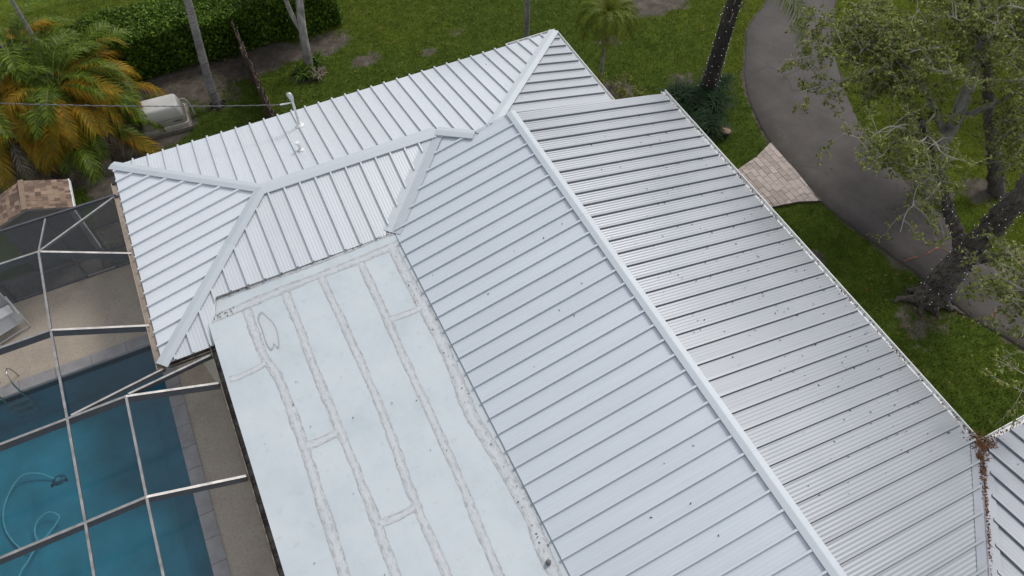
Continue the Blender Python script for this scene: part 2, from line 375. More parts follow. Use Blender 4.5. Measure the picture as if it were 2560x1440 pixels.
# ------------------------------------------------------------------ the ground
def smooth01(x): x = np.clip(x, 0, 1); return x*x*(3-2*x)
def vnoise(x, y, s, seed):
    r = np.random.default_rng(seed); t = r.random((64, 64)); fx, fy = x/s, y/s; ix, iy = np.floor(fx).astype(int), np.floor(fy).astype(int)
    u, w = smooth01(fx-ix), smooth01(fy-iy)
    a = t[ix % 64, iy % 64]; b = t[(ix+1) % 64, iy % 64]; c = t[ix % 64, (iy+1) % 64]; d = t[(ix+1) % 64, (iy+1) % 64]
    return (a*(1-u)+b*u)*(1-w)+(c*(1-u)+d*u)*w
SOIL_BLOBS = [(-2.2, 4.4, 2.6, 2.2, 1.0), (-.5, 3.2, 1.7, 1.2, 1.0), (1.1, 4.4, 1.4, 1.2, .95), (2.2, 6.1, 2.2, 1.1, 1.0), (4.3, 6.4, 2.4, 1.1, .95), (3.2, 5.0, 1.3, 1.0, .62), (-.9, 2.2, .9, .9, .75), (8.5, 4.6, .8, .5, .45), (12.2, 4.8, .6, .4, .42), (16.8, 1.8, .9, .5, .5), (6.9, 6.0, 1.6, .6, .75), (6.4, 4.8, .7, .55, .9),
              (15.6, -.8, .9, .9, .8), (19.6, 3.2, 1.7, 1.2, 1.0), (18.9, -12.5, 1.3, 1.1, .5), (17.3, -9.6, .35, .3, .9), (22.3, -8.9, .9, .9, .9), (23.7, -9.8, .8, .7, .6), (10.6, 4.1, .3, .25, .6), (16.9, -9.0, .3, .25, .6), (-.8, .8, 1.0, 1.3, .9),
              (19.2, -9.8, .3, 1.6, .55), (18.2, -1.2, .8, .6, .45), (7.6, 6.4, 1.0, .5, .6)]
EDGE = []
def soil_at(x, y):
    s = np.zeros_like(x)
    for cx, cy, rx, ry, k in SOIL_BLOBS:
        d = np.sqrt(((x-cx)/rx)**2+((y-cy)/ry)**2); s = np.maximum(s, k*smooth01(1.35-d))
    if EDGE:
        m_ = (x > 17) & (x < 30) & (y > -20) & (y < 8); q = np.full(x.shape, 9.0); xm, ym = x[m_], y[m_]; b_ = np.full(xm.shape, 9.0)
        for ex, ey in EDGE: b_ = np.minimum(b_, (xm-ex)**2+(ym-ey)**2)
        q[m_] = np.sqrt(b_); s = np.maximum(s, .70*smooth01(1.25-q/.15))
    s = s*.85+.40*(vnoise(x, y, .9, 3)-.45)+.12*(vnoise(x, y, .3, 5)-.5)
    return np.clip(s, 0, 1)
def tone_at(x, y):
    t = smooth01((x-21.0)/2.5)*smooth01((4-y)/3.0)*.9
    t = np.maximum(t, smooth01((y-8.5)/1.5)*smooth01((6-x)/4)*.75)
    t = np.maximum(t, .45*smooth01((y-3.2)/3)*smooth01((x-7)/2)*smooth01((14-x)/4))
    t = np.maximum(t, .38*smooth01((x-18.0)/1.5)*smooth01((y+4)/2))
    return np.clip(t+.5*(vnoise(x, y, 1.6, 9)-.5)+.35*(vnoise(x, y, .6, 19)-.5), 0, 1)
dl = [(31, 9), (27.5, 5), (25.2, 2.8), (23.76, 1.24), (22.1, .15), (20.9, -1.25), (20.1, -2.35), (19.55, -3.5), (19.1, -5.0), (18.93, -6.6), (18.92, -8.0), (19.13, -9.44), (19.5, -10.99), (19.8, -12.81), (20.39, -14.54), (21.3, -17), (22.6, -20), (24, -24)]
dr = [(33.5, 7), (29.5, 3.2), (27.6, 1.4), (26.1, .1), (24.9, -1.2), (23.9, -2.5), (23.2, -3.7), (22.65, -4.8), (22.2, -5.9), (21.85, -7.3), (21.75, -9.0), (21.85, -10.3), (22.0, -11.6), (22.25, -12.9), (22.9, -14.8), (23.9, -17), (25, -20), (26.2, -24)]
L3 = curve_pts([(x, y, 0) for x, y in dl], 8); R3 = curve_pts([(x, y, 0) for x, y in dr], 8)
EDGE = [(p.x, p.y) for P_e in (L3, R3) for p, q in zip(P_e[:-1], P_e[1:]) for p in (p, p.lerp(q, .5)) if -20 < p.y < 6]
gx = np.concatenate([[-400, -120, -40, -18], np.arange(-12, 34.01, .2), [45, 80, 200, 500]])
gy = np.concatenate([[-400, -120, -45, -28], np.arange(-22, 16.01, .2), [24, 40, 90, 200, 500]])
X, Y = np.meshgrid(gx, gy, indexing='ij')
inx = (X > -12.5) & (X < 35) & (Y > -23) & (Y < 17)
Z = np.where(inx, .035*(vnoise(X, Y, 1.1, 11)-.5), 0)
POOL = (-5.9, -.63, -15.0, -4.08)     # x0 x1 y0 y1
nx, ny = X.shape
vv = np.stack([X, Y, Z-.03], -1).reshape(-1, 3)
ii, jj = np.meshgrid(np.arange(nx-1), np.arange(ny-1), indexing='ij')
cxm = (gx[ii]+gx[ii+1])/2; cym = (gy[jj]+gy[jj+1])/2
keep = ~((cxm > POOL[0]-.2) & (cxm < POOL[1]+.2) & (cym > POOL[2]-.2) & (cym < POOL[3]+.2))   # hole for the pool basin, hidden under the deck
a = (ii*ny+jj)[keep]; gf = np.stack([a, a+ny, a+ny+1, a+1], -1)
gm = mesh_data('ground', vv, gf, LAWN, True)
for nm, arr in (('soil', soil_at(X, Y)), ('tone', tone_at(X, Y))):
    at = gm.attributes.new(nm, 'FLOAT', 'POINT'); at.data.foreach_set('value', arr.ravel().astype(np.float32))
ground = tag(obj('ground', gm), kind='structure')

# driveway
v = []; f = []; nw = 6
for i, (p, q) in enumerate(zip(L3, R3)):
    jl = (random.random()-.5)*.06
    for k in range(nw+1):
        t = k/nw; c = p.lerp(q, t); 
        if k == 0: c.x += jl
        v.append((c.x, c.y, .035+.03*math.sin(math.pi*t)))
    v.append((p.x+jl-.05, p.y, -.04)); v.append((q.x+.05, q.y, -.04))
st = nw+3
for i in range(len(L3)-1):
    o = i*st
    for k in range(nw): f.append((o+k, o+st+k, o+st+k+1, o+k+1))
    f.append((o+nw+1, o+st+nw+1, o+st, o)); f.append((o+nw, o+st+nw, o+st+nw+2, o+nw+2))
tag(M('driveway', v, f, ASPH, None, True), kind='structure')
def streak(name, pts, w, label, z=.075):
    v = []; f = []
    P = curve_pts([(x, y, z) for x, y in pts], 6)
    for i, p in enumerate(P):
        t = (P[min(i+1, len(P)-1)]-P[max(i-1, 0)]).normalized(); s = Vector((-t.y, t.x, 0))*w*(.35+.65*random.random())
        v += [p-s, p+s]
        if i: f.append((2*i-2, 2*i-1, 2*i+1, 2*i))
    o = M(name, v, f, ORANGE); return tag(o, label, 'paint mark', 'orange survey paint marks')
def dz(x, y): return .066
streak('paint_mark', [(19.43, -9.78), (19.52, -9.72), (19.66, -9.66)], .022, 'short orange paint mark on driveway farthest from the oak trunk')
streak('paint_mark', [(20.21, -10.98), (20.5, -10.95), (20.80, -10.93)], .045, 'long bright orange paint stroke on driveway beside the oak trunk')
streak('paint_mark', [(20.82, -11.0), (20.9, -11.2), (20.97, -11.45)], .022, 'thin faded orange paint line on driveway touching the oak limb')
streak('paint_mark', [(19.47, -10.88), (19.7, -10.9), (19.96, -10.92)], .035, 'orange paint stroke near the left driveway edge above oak trunk')
streak('paint_mark', [(20.18, -13.46), (20.4, -13.4), (20.64, -13.32)], .04, 'orange paint dash on driveway below the oak trunk')

# paver walkway: running bond, every stone clipped to the flared outline
def clip(poly, a, b):
    out = []
    for i in range(len(poly)):
        p, q = poly[i], poly[(i+1) % len(poly)]
        sp = (b[0]-a[0])*(p[1]-a[1])-(b[1]-a[1])*(p[0]-a[0]); sq = (b[0]-a[0])*(q[1]-a[1])-(b[1]-a[1])*(q[0]-a[0])
        if sp >= 0: out.append(p)
        if (sp >= 0) != (sq >= 0):
            t = sp/(sp-sq); out.append((p[0]+(q[0]-p[0])*t, p[1]+(q[1]-p[1])*t))
    return out
outline = [(15.6, -7.45), (17.38, -7.50), (18.2, -7.68), (18.92, -7.98), (18.93, -6.6), (19.12, -5.15), (18.3, -5.50), (17.33, -5.73), (15.6, -5.78)]
walk = M('walkway', *fan(outline, -.05, .03), SAND); tag(walk, kind='structure')
rw, bl = .20, .34; x = 15.6; row = 0
while x < 19.3:
    y = -8.3 - (row % 2)*bl/2 + random.uniform(-.03, .03)
    while y < -4.9:
        L = bl*random.choice([.62, 1, 1, 1.25])
        poly = [(x+.006, y+.006), (x+rw-.006, y+.006), (x+rw-.006, y+L-.006), (x+.006, y+L-.006)]
        cx, cy = x+rw/2, y+L/2
        # convex pieces of the outline: left part and flared part
        for reg in ([(15.6, -7.45), (17.38, -7.50), (17.33, -5.73), (15.6, -5.78)], [(17.38, -7.50), (18.2, -7.68), (18.2, -5.53), (17.33, -5.73)], [(18.2, -7.68), (18.92, -7.98), (18.95, -6.6), (19.12, -5.15), (18.2, -5.53)]):
            if reg[0][0] <= cx or True:
                q = poly
                for i in range(len(reg)):
                    if q: q = clip(q, reg[i], reg[(i+1) % len(reg)])
                if q and len(q) > 2:
                    ar = abs(sum(q[i][0]*q[(i+1) % len(q)][1]-q[(i+1) % len(q)][0]*q[i][1] for i in range(len(q))))/2
                    if ar > .004:
                        M('paver', *fan(q, .03, .052+random.uniform(-.004, .004)), PAVER, walk)
        y += L
    x += rw; row += 1

# ------------------------------------------------------------------ the house
house = thing('house', 'white house with pale standing seam metal roofs and a coated flat roof', 'house')
k = .2404; Wu = 16.675; XC = 33.279; xr, zr = 24.724, 3.109; xe = 36.87; xl = 14.865; kl, kr = .24593, .23144
PL = {'rear': lambda x, y: -k*y, 'left': lambda x, y: k*x, 'front': lambda x, y: k*(Wu+y), 'right': lambda x, y: k*(XC-x),
      'ls': lambda x, y: zr-kl*(xr-x), 'rs': lambda x, y: zr-kr*(x-xr), 'rw': lambda x, y: .298+k*(-40.45-y)}
NRM = {'rear': (0, k, 1), 'left': (-k, 0, 1), 'front': (0, -k, 1), 'right': (k, 0, 1), 'ls': (-kl, 0, 1), 'rs': (kr, 0, 1), 'rw': (0, k, 1)}
NRM = {a: Vector(b).normalized() for a, b in NRM.items()}
def wp(x, y, z): return Vector((x*U, y*U, H+z*U))
def onp(pl, x, y, off=0): return wp(x, y, PL[pl](x, y))+NRM[pl]*off
def interval(poly, ax, a):
    xs = []
    n = len(poly)
    for i in range(n):
        p, q = poly[i], poly[(i+1) % n]; pa, qa = p[ax], q[ax]
        if (pa <= a < qa) or (qa <= a < pa):
            t = (a-pa)/(qa-pa); xs.append(p[1-ax]+(q[1-ax]-p[1-ax])*t)
    return (min(xs), max(xs)) if len(xs) >= 2 else None
def slope(name, pl, poly, ax, seam0, m, label=None, amp=.0012, nrib=5):
    n = len(poly)
    top = [onp(pl, x, y, -.008) for x, y in poly]; bot = [onp(pl, x, y, -.07) for x, y in poly]
    deck = M(name, top+bot, [tuple(range(n)), tuple(range(2*n-1, n-1, -1))]+[(i, (i+1) % n, n+(i+1) % n, n+i) for i in range(n)], DECK, house)
    bm = bmesh.new(); bm.from_mesh(deck.data); bmesh.ops.recalc_face_normals(bm, faces=bm.faces); bm.to_mesh(deck.data); bm.free()
    if label: deck['label'] = label
    amin, amax = min(p[ax] for p in poly)+1e-4, max(p[ax] for p in poly)-1e-4
    i0 = math.floor(amin-seam0)-1; edges = [seam0+i for i in range(i0, int(amax-seam0)+3)]
    sw, sh = .055, .056      # folded standing seam: narrow web under a wider lock
    prof = [(0, 0), (0, sh*.62), (-.032, sh*.62), (-.032, sh), (sw+.02, sh), (sw+.02, sh*.62), (sw, sh*.62), (sw, 0)]
    ns = nrib*6
    for q in range(1, ns+1):
        fr = q/ns; a = sw+(1-sw)*fr; prof.append((a, amp*(1-math.cos(2*math.pi*nrib*fr))))
    for e in edges:
        if e+1 < amin+.02 or e > amax-.02: continue
        v = []; pv = []
        wob = random.uniform(-.0006, .0006)
        for a, off in prof:
            aa = e+a
            if aa < amin or aa > amax: continue
            iv = interval(poly, ax, min(max(aa, amin), amax))
            if iv is None: continue
            pv.append((aa, iv, off))
        if len(pv) < 2: continue
        f = []
        for q, (aa, iv, off) in enumerate(pv):
            for b in iv:
                x, y = (aa, b) if ax == 0 else (b, aa)
                v.append(onp(pl, x, y, off+wob))
            if q: f.append((2*q-2, 2*q, 2*q+1, 2*q-1))
        # seam end closure is covered by the eave and caps
        me = mesh_data('roof_panel', v, f, m); me.polygons.foreach_set('use_smooth', np.arange(len(f)) > 7)
        nrm = me.polygons[len(f)-1].normal
        if nrm.z < 0: me.flip_normals()
        obj('roof_panel', me, deck)
    return deck
P_ = (Wu/2, -Wu/2); Q_ = (20.06, -8.34); S_ = (22.05, -10.22); A_ = (0, 0); B_ = (0, -Wu); C_ = (XC, 0); T_ = (23.45, -9.83)
g_ = .045
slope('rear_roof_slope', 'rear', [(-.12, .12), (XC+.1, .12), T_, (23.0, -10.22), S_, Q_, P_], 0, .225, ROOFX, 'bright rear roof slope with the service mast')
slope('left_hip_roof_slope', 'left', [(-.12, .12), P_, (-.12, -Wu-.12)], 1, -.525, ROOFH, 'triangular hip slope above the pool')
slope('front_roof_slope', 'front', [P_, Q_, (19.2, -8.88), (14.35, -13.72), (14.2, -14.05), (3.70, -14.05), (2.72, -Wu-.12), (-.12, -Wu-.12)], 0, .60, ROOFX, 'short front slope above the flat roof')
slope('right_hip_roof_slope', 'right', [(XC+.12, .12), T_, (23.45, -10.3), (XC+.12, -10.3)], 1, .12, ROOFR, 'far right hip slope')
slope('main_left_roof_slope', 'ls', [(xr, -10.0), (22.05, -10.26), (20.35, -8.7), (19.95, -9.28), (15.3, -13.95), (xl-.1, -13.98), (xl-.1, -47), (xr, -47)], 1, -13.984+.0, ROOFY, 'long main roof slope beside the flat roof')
slope('main_right_roof_slope', 'rs', [(xr, -10.0), (xe+.12, -10.05), (xe+.12, -40.1), (36.55, -40.55), (28.5, -48.0), (xr, -48)], 1, -9.95, ROOFD, 'glossy main roof slope toned darker for dim reflections, dirty and littered with leaves', .0021)
slope('side_wing_roof_slope', 'rw', [(37.55, -40.33), (52, -40.33), (52, -50), (27.05, -50)], 0, .13, ROOFW, 'small roof slope of the side wing at lower right')

def cap(name, ends, nL, nR, w, lift, m=CAPM, piece=7.5, drop=.034, start=.0):
    p, q = Vector(ends[0]), Vector(ends[1]); t = (q-p).normalized(); Ltot = (q-p).length
    oL = t.cross(nL).normalized(); oL = oL if oL.z < 0 else -oL
    oR = t.cross(nR).normalized(); oR = oR if oR.z < 0 else -oR
    d = 0; n = 0; piece *= U
    cuts = [0]; c = start*U if start else piece
    while c < Ltot-.3: cuts.append(c); c += piece
    cuts.append(Ltot)
    for a, b in zip(cuts[:-1], cuts[1:]):
        lf = lift+(.003 if n % 2 else 0); n += 1
        v = []
        for s in (a-(.04 if a else 0), b):
            c = p+t*s; up = (nL+nR).normalized()
            v += [c+oL*w+nL*(lf-drop), c+oL*(w-.002)+nL*lf, c+oL*.012+up*(lf+.002), c+oR*.012+up*(lf+.002), c+oR*(w-.002)+nR*lf, c+oR*w+nR*(lf-drop)]
        f = [(i, i+1, i+7, i+6) for i in range(5)]+[(0, 6, 11, 5)] if False else [(i, i+1, i+7, i+6) for i in range(5)]
        f += [(5, 4, 3, 2, 1, 0), (6, 7, 8, 9, 10, 11)]
        me = mesh_data(name, v, f, m)
        bm = bmesh.new(); bm.from_mesh(me); bmesh.ops.recalc_face_normals(bm, faces=bm.faces)
        if sum(fc.normal.z*fc.calc_area() for fc in bm.faces) < 0: bmesh.ops.reverse_faces(bm, faces=bm.faces)
        bm.to_mesh(me); bm.free()
        obj(name, me, house)
cw = .185
cap('hip_cap', (onp('rear', -.15, .15), onp('rear', *P_)), NRM['rear'], NRM['left'], .135, .062, piece=20)
cap('hip_cap', (onp('front', -.15, -Wu-.15), onp('front', *P_)), NRM['front'], NRM['left'], .145, .062, piece=8.2)
cap('ridge_cap', (onp('rear', *P_), onp('rear', *Q_)), NRM['rear'], NRM['front'], .18, .066, piece=30)
cap('hip_cap', (onp('rear', XC+.1, .1), onp('rear', T_[0]+.1, T_[1]+.1)), NRM['rear'], NRM['right'], .15, .062, piece=40)
cap('hip_cap', (onp('rear', *Q_), onp('rear', S_[0]-.05, S_[1]+.05)), NRM['rear'], NRM['ls'], .15, .068, piece=30)
cap('ridge_cap', (onp('ls', xr, -9.9), onp('ls', xr, -47)), NRM['ls'], NRM['rs'], .125, .064, piece=8.2, start=1.6)
# valley flashings: two flat wings and a raised centre crimp
def valley(p, q, nL, nR, w, m=None, name='valley_flashing'):
    p, q = Vector(p), Vector(q); t = (q-p).normalized()
    oL = t.cross(nL).normalized(); oL = oL if oL.z > 0 else -oL
    oR = t.cross(nR).normalized(); oR = oR if oR.z > 0 else -oR
    v = []
    for c in (p, q):
        v += [c+oL*w+nL*.014, c+oL*.02+nL*.012, c+Vector((0, 0, .035)), c+oR*.02+nR*.012, c+oR*w+nR*.014]
    return M(name, v, [(i, i+1, i+6, i+5) for i in range(4)], m or CAPM, house)
valley(onp('front', 20.0, -8.40), onp('front', 14.62, -14.02), NRM['front'], NRM['ls'], .235)
valley(onp('rs', 37.0, -40.35), onp('rs', 28.3, -48.3), NRM['rs'], NRM['rw'], .22, ROOFW)
# gable infill behind the raised main roof
yg = -10.02
M('gable_wall', [wp(22.3, yg, 2.35), wp(xr, yg, 3.04), wp(xe, yg, .22), wp(xe, yg, -.2), wp(22.3, yg, -.2)], [(0, 1, 2, 3, 4)], WHITE, house)

# gutters, fascias, walls
def gutter(p, q, out, w, h, m, name='gutter', drop=0):
    p, q, o = Vector(p), Vector(q), Vector(out); Zv = Vector((0, 0, 1))
    pr = [(0, 0), (0, -h+.01), (w-.012, -h+.01), (w-.012, .006), (w+.006, .006), (w+.006, -.012), (w, -.016), (w-.02, -h), (-.008, -h), (-.008, 0)]
    n = len(pr); v = [c+o*a+Zv*(b-drop) for c in (p, q) for a, b in pr]
    f = [(i, (i+1) % n, n+(i+1) % n, n+i) for i in range(n)]
    f += [(0, 1, 2, 3, 4, 5, 6, 7, 8, 9), (19, 18, 17, 16, 15, 14, 13, 12, 11, 10)]
    return M(name, v, f, m, house)
ze = PL['rs'](xe, 0)
gutter(wp(xe+.12, -9.75, ze-.03), wp(xe+.12, -40.2, ze-.03), (1, 0, 0), .135, .065, WHITE)
gutter(wp(XC+.1, .1, -.03), wp(XC+.1, -9.95, -.03), (1, 0, 0), .12, .065, WHITE)
gutter(wp(29.3, .1, -.03), wp(XC+.3, .1, -.03), (0, 1, 0), .11, .06, WHITE)
gutter(wp(37.3, -40.35, ze-.03), wp(52, -40.35, ze-.03), (0, 1, 0), .135, .065, WHITE)
gutter(wp(-.1, -1.45, -.05), wp(-.1, -Wu-.25, -.05), (-1, 0, 0), .15, .06, TANGUT)
gutter(wp(.15, -Wu-.1, -.10), wp(2.75, -Wu-.1, -.10), (0, -1, 0), .10, .10, RUSTGUT)
gutter((1.145, -6.35, 2.60), (1.145, -19, 2.60), (-1, 0, 0), .125, .11, RUSTGUT)
gc = M('gutter_end', *box(-.20, -.045, -6.95, -6.875, 2.48, 2.585), RUSTRED, house)
M('gutter_end', *fan([(-.17, -.62), (-.03, -.62), (-.03, -.52), (-.17, -.52)], 2.46, 2.575), BLACK, house)
fb = MB()
def fascia(a, b, m=FASC, z0=2.40, z1=2.56):
    p, q = Vector((*a, 0)), Vector((*b, 0)); t = (q-p).normalized(); s = Vector((-t.y, t.x, 0))*.015
    v = [(c.x, c.y, z) for z in (z0, z1) for c in (p-s, q-s, q+s, p+s)]
    M('fascia', v, [(0, 3, 2, 1), (4, 5, 6, 7), (0, 1, 5, 4), (1, 2, 6, 5), (2, 3, 7, 6), (3, 0, 4, 7)], m, house)
fascia((-.02, .03), (XC*U+.02, .03)); fascia((-.02, .02), (-.02, -Wu*U-.02)); fascia((0, -Wu*U-.02), (2.7*U, -Wu*U-.02), RUSTGUT)
fascia((XC*U+.02, 0), (XC*U+.02, -4.1)); fascia((xe*U+.02, -4.1), (xe*U+.02, -16.35), FASC, 2.5, 2.68); fascia((15.1, -16.4), (21, -16.4), FASC, 2.5, 2.68)
fascia((1.17, -6.4), (1.17, -19), RUSTGUT, 2.50, 2.71)
def wall(x0, x1, y0, y1, z1=2.5): M('wall', *box(x0, x1, y0, y1, -.02, z1), CREAM, house)
wall(.55, 13.0, -.70, -.55); wall(.55, .70, -6.2, -.70); wall(.70, 2.2, -6.2, -6.05); wall(2.05, 2.2, -19, -6.2); wall(12.85, 13.0, -4.3, -.70); wall(13.0, 14.4, -4.45, -4.3, 2.6); wall(14.25, 14.4, -16.9, -4.45, 2.6); wall(14.4, 20.5, -17.05, -16.9, 2.6)
# soffits close the eaves from below
M('soffit', *box(-.03, 13.5, -6.75, .02, 2.36, 2.40), WHITE, house)
M('soffit', *box(6.2, 14.95, -19, -4.12, 2.42, 2.46), WHITE, house)

# flat roof with coated seams
fl = [(6.03, -5.60), (1.52, -5.69), (1.18, -6.22), (1.155, -19), (6.06, -19)]
def zf(x, y): return 2.735+(x-1.15)*.0195+.03*max(0, 1-(-5.6-y)/.55)+.012*(float(vnoise(np.array([x+9]), np.array([y+40]), 1.3, 21)[0])-.5)
nxs, nys = 26, 70
v = []; f = []
xs = np.linspace(0, 1, nxs); ys = np.concatenate([np.linspace(-5.62, -6.25, 8), np.linspace(-6.4, -19, 60)])
for yy in ys:
    x0 = 1.155 if yy < -6.22 else 1.52-(yy+5.69)/(-6.22+5.69)*.34 if yy < -5.69 else 1.52
    x1 = 6.04
    for t in xs:
        xx = x0+(x1-x0)*t
        v.append((xx, yy, zf(xx, yy)))
nv = len(xs)
for i in range(len(ys)-1):
    for j in range(nv-1): f.append((i*nv+j, (i+1)*nv+j, (i+1)*nv+j+1, i*nv+j+1))
top_n = len(v)
edge = [i*nv for i in range(len(ys))]
for i in edge: v.append((v[i][0]+.0, v[i][1], v[i][2]-.055))
for q in range(len(edge)-1): f.append((edge[q], top_n+q, top_n+q+1, edge[q+1]))
flat = M('flat_roof', v, f, COAT, house, False)
flat['label'] = 'flat roof coated pale blue grey with brushed white seams'
def seam_band(pts, w, wig=.008, res=.05, lift=.005, wmod=.06):
    P = [Vector((x, y, 0)) for x, y in pts]; P = curve_pts(P, max(3, int(sum((P[i+1]-P[i]).length for i in range(len(P)-1))/len(P)/res)))
    v = []; f = []; uv = []; s = 0; wl_, wr_ = 0, 0; ph = random.uniform(0, 50)
    for i, p in enumerate(P):
        t = (P[min(i+1, len(P)-1)]-P[max(i-1, 0)]).normalized(); nn = Vector((-t.y, t.x, 0))
        if i: s += (P[i]-P[i-1]).length
        wl_ = .72*wl_+random.gauss(0, .0065); wr_ = .72*wr_+random.gauss(0, .0065)
        wm = w*(1+wmod*math.sin(s*2.1+ph)+wmod*.6*math.sin(s*5.3+ph*2)); off = wig*math.sin(s*1.3+ph)
        for kx in range(5):
            a = -.5+kx/4; d = a*wm+off+(wl_ if kx == 0 else wr_ if kx == 4 else 0)
            c = p+nn*d; z = zf(c.x, c.y)+(.004 if kx in (0, 4) else lift)
            v.append((c.x, c.y, z)); uv.append((s, kx/4))
        if i:
            for kx in range(4): f.append((5*i-5+kx, 5*i-4+kx, 5*i+1+kx, 5*i+kx))
    me = mesh_data('seam_band', v, f, BAND, True)
    if me.polygons[0].normal.z < 0: me.flip_normals()
    ul = me.uv_layers.new(name='UVMap')
    for lp in me.loops: ul.data[lp.index].uv = uv[lp.vertex_index]
    return obj('seam_band', me, flat)
seam_band([(1.62, -5.70), (3.2, -5.70), (4.8, -5.69), (5.99, -5.68)], .17, .012)
seam_band([(1.24, -6.20), (2.92, -6.16), (4.43, -6.12), (5.98, -6.04)], .21, .02)
seam_band([(2.04, -6.3), (2.08, -7.6), (2.24, -8.5), (2.25, -10.2), (2.19, -13), (2.2, -18.5)], .21)
seam_band([(3.01, -6.25), (3.02, -8.4), (3.06, -10.2), (3.06, -12.4), (3.05, -13.5), (3.05, -18.5)], .19)
seam_band([(3.93, -6.2), (3.99, -8.85), (3.98, -10.75), (3.91, -12.4), (3.92, -13.9), (3.95, -18.5)], .18)
seam_band([(4.94, -6.2), (4.9, -9.3), (4.92, -10.65), (4.88, -12.5), (4.81, -14.3), (4.85, -18.5)], .18)
seam_band([(5.82, -6.1), (5.78, -9.85), (5.72, -10.95), (5.78, -12), (5.81, -13.5), (5.74, -14.7), (5.78, -18.5)], .27, .03)
for q in ([(2.26, -10.22), (2.6, -10.24), (2.97, -10.22)], [(3.08, -12.42), (3.4, -12.46), (3.86, -12.43)], [(4.98, -8.07), (5.4, -8.1), (5.78, -8.08)], [(1.24, -7.95), (1.6, -7.97), (2.1, -7.9)], [(5.84, -7.9), (5.95, -7.89), (6.03, -7.87)], [(5.86, -12.55), (5.95, -12.54), (6.03, -12.5)]):
    seam_band(q, .16, .006, .05)
# dried puddle beside the first seam
sp = curve_pts([(2.27, -6.56, 0), (2.36, -6.53, 0), (2.44, -6.72, 0), (2.53, -7.0, 0), (2.53, -7.3, 0), (2.47, -7.62, 0), (2.42, -7.66, 0), (2.38, -7.52, 0), (2.33, -7.62, 0), (2.26, -7.64, 0), (2.22, -7.4, 0), (2.23, -7.0, 0), (2.22, -6.7, 0), (2.27, -6.56, 0)], 6)[:-1]
cen = sum(sp, Vector())/len(sp); v = []; f = []; uvs = []
for ring in (0.02, .86, 1.0):
    for p in sp:
        c = cen.lerp(p, ring); v.append((c.x, c.y, zf(c.x, c.y)+.012)); uvs.append((ring, 0))
n = len(sp)
for r_ in range(2):
    for i in range(n): f.append((r_*n+i, r_*n+(i+1) % n, (r_+1)*n+(i+1) % n, (r_+1)*n+i))
f.append(tuple(range(n)))
me = mesh_data('puddle_stain', v, f, STAIN); ul = me.uv_layers.new(name='UVMap')
for lp in me.loops: ul.data[lp.index].uv = uvs[lp.vertex_index]
if me.polygons[0].normal.z < 0: me.flip_normals()
st_ = obj('puddle_stain', me, flat)
# small capped vent on the flat roof
vo_ = M('vent_stub', *lathe([(.055, 0), (.055, .07), (.035, .08), (.035, .12), (.02, .125)], 14), simple('dark_vent', (.12, .12, .12), .6), house); vo_.location = (5.74, -14.56, zf(5.74, -14.56)+.01)

# service mast with weatherhead, and the plumbing vent
bx, by, bz = 4.99, -.91, 2.825
ms = M('service_mast', *tube([(bx, by, bz-.05), (bx, by, bz+.98)], .034, 14), GALV, house)
fv, ff = lathe([(.13, 0), (.12, .03), (.07, .06), (.05, .13), (.037, .135)], 20)
o = M('mast_flashing', fv, ff, WHITE, ms); o.location = (bx, by, bz); o.rotation_euler = (-.23, 0, 0)
wv_ = curve_pts([(bx, by, bz+.90), (bx-.01, by+.02, bz+1.04), (bx-.03, by+.05, bz+1.10), (bx-.07, by+.06, bz+1.06)], 5)
o = M('weatherhead', *tube(wv_, [.045, .05, .055, .062, .068, .07, .072, .072, .07, .068, .066, .064, .062, .06, .055, .05][:len(wv_)], 14), GALVB, ms, True)
o = M('insulator', *tube([(bx-.03, by, bz+.86), (bx-.18, by+.01, bz+.87), (bx-.34, by+.03, bz+.88)], [.014, .02, .018], 8), WHITE, ms)
o = M('wire_loop', *tube(curve_pts([(bx-.07, by+.06, bz+1.06), (bx-.14, by+.05, bz+.82), (bx-.22, by+.03, bz+.74), (bx-.34, by+.03, bz+.86)], 6), .007, 6), CABLE, ms)
o = M('wire_loop', *tube(curve_pts([(bx-.06, by+.08, bz+1.06), (bx+.06, by+.10, bz+.86), (bx-.1, by+.06, bz+.80), (bx-.34, by+.03, bz+.88)], 6), .007, 6), CABLE, ms)
vx, vy, vz = 4.70, -2.17, 3.125
vp = M('vent_pipe', *tube([(vx, vy, vz-.05), (vx, vy, vz+.24)], .042, 14), PVC, house)
fv, ff = lathe([(.09, 0), (.085, .02), (.055, .04), (.046, .05)], 16); o = M('vent_flashing', fv, ff, WHITE, vp); o.location = (vx, vy, vz); o.rotation_euler = (-.23, 0, 0)
o = M('vent_cap', *tube([(vx-.02, vy, vz+.235), (vx-.02, vy, vz+.30)], [.062, .06], 6), WHITE, vp)

# overhead service cable
P0 = Vector((bx-.34, by+.03, bz+.875)); P1 = Vector((-3.66, .67, 6.0)); cp = []
for i in range(41):
    t = i/40*1.35; c = P0.lerp(P1, t); c.z -= .55*t*(1.35-t)*.9; cp.append(c)
pc = thing('power_cable', 'thin dark twisted overhead cable running left from the roof mast', 'cable', tuple(P0))
def rel(pts, o): return [Vector(p)-o for p in pts]
M('cable', *tube(rel(cp, P0), .011, 6), CABLE, pc)
tw = [c+Vector((0, math.cos(i*1.3)*.014, math.sin(i*1.3)*.014)) for i, c in enumerate(curve_pts(cp, 4))]
M('twisted_conductor', *tube(rel(tw, P0), .007, 5), simple('bare_conductor', (.16, .16, .16), .5, .4), pc)

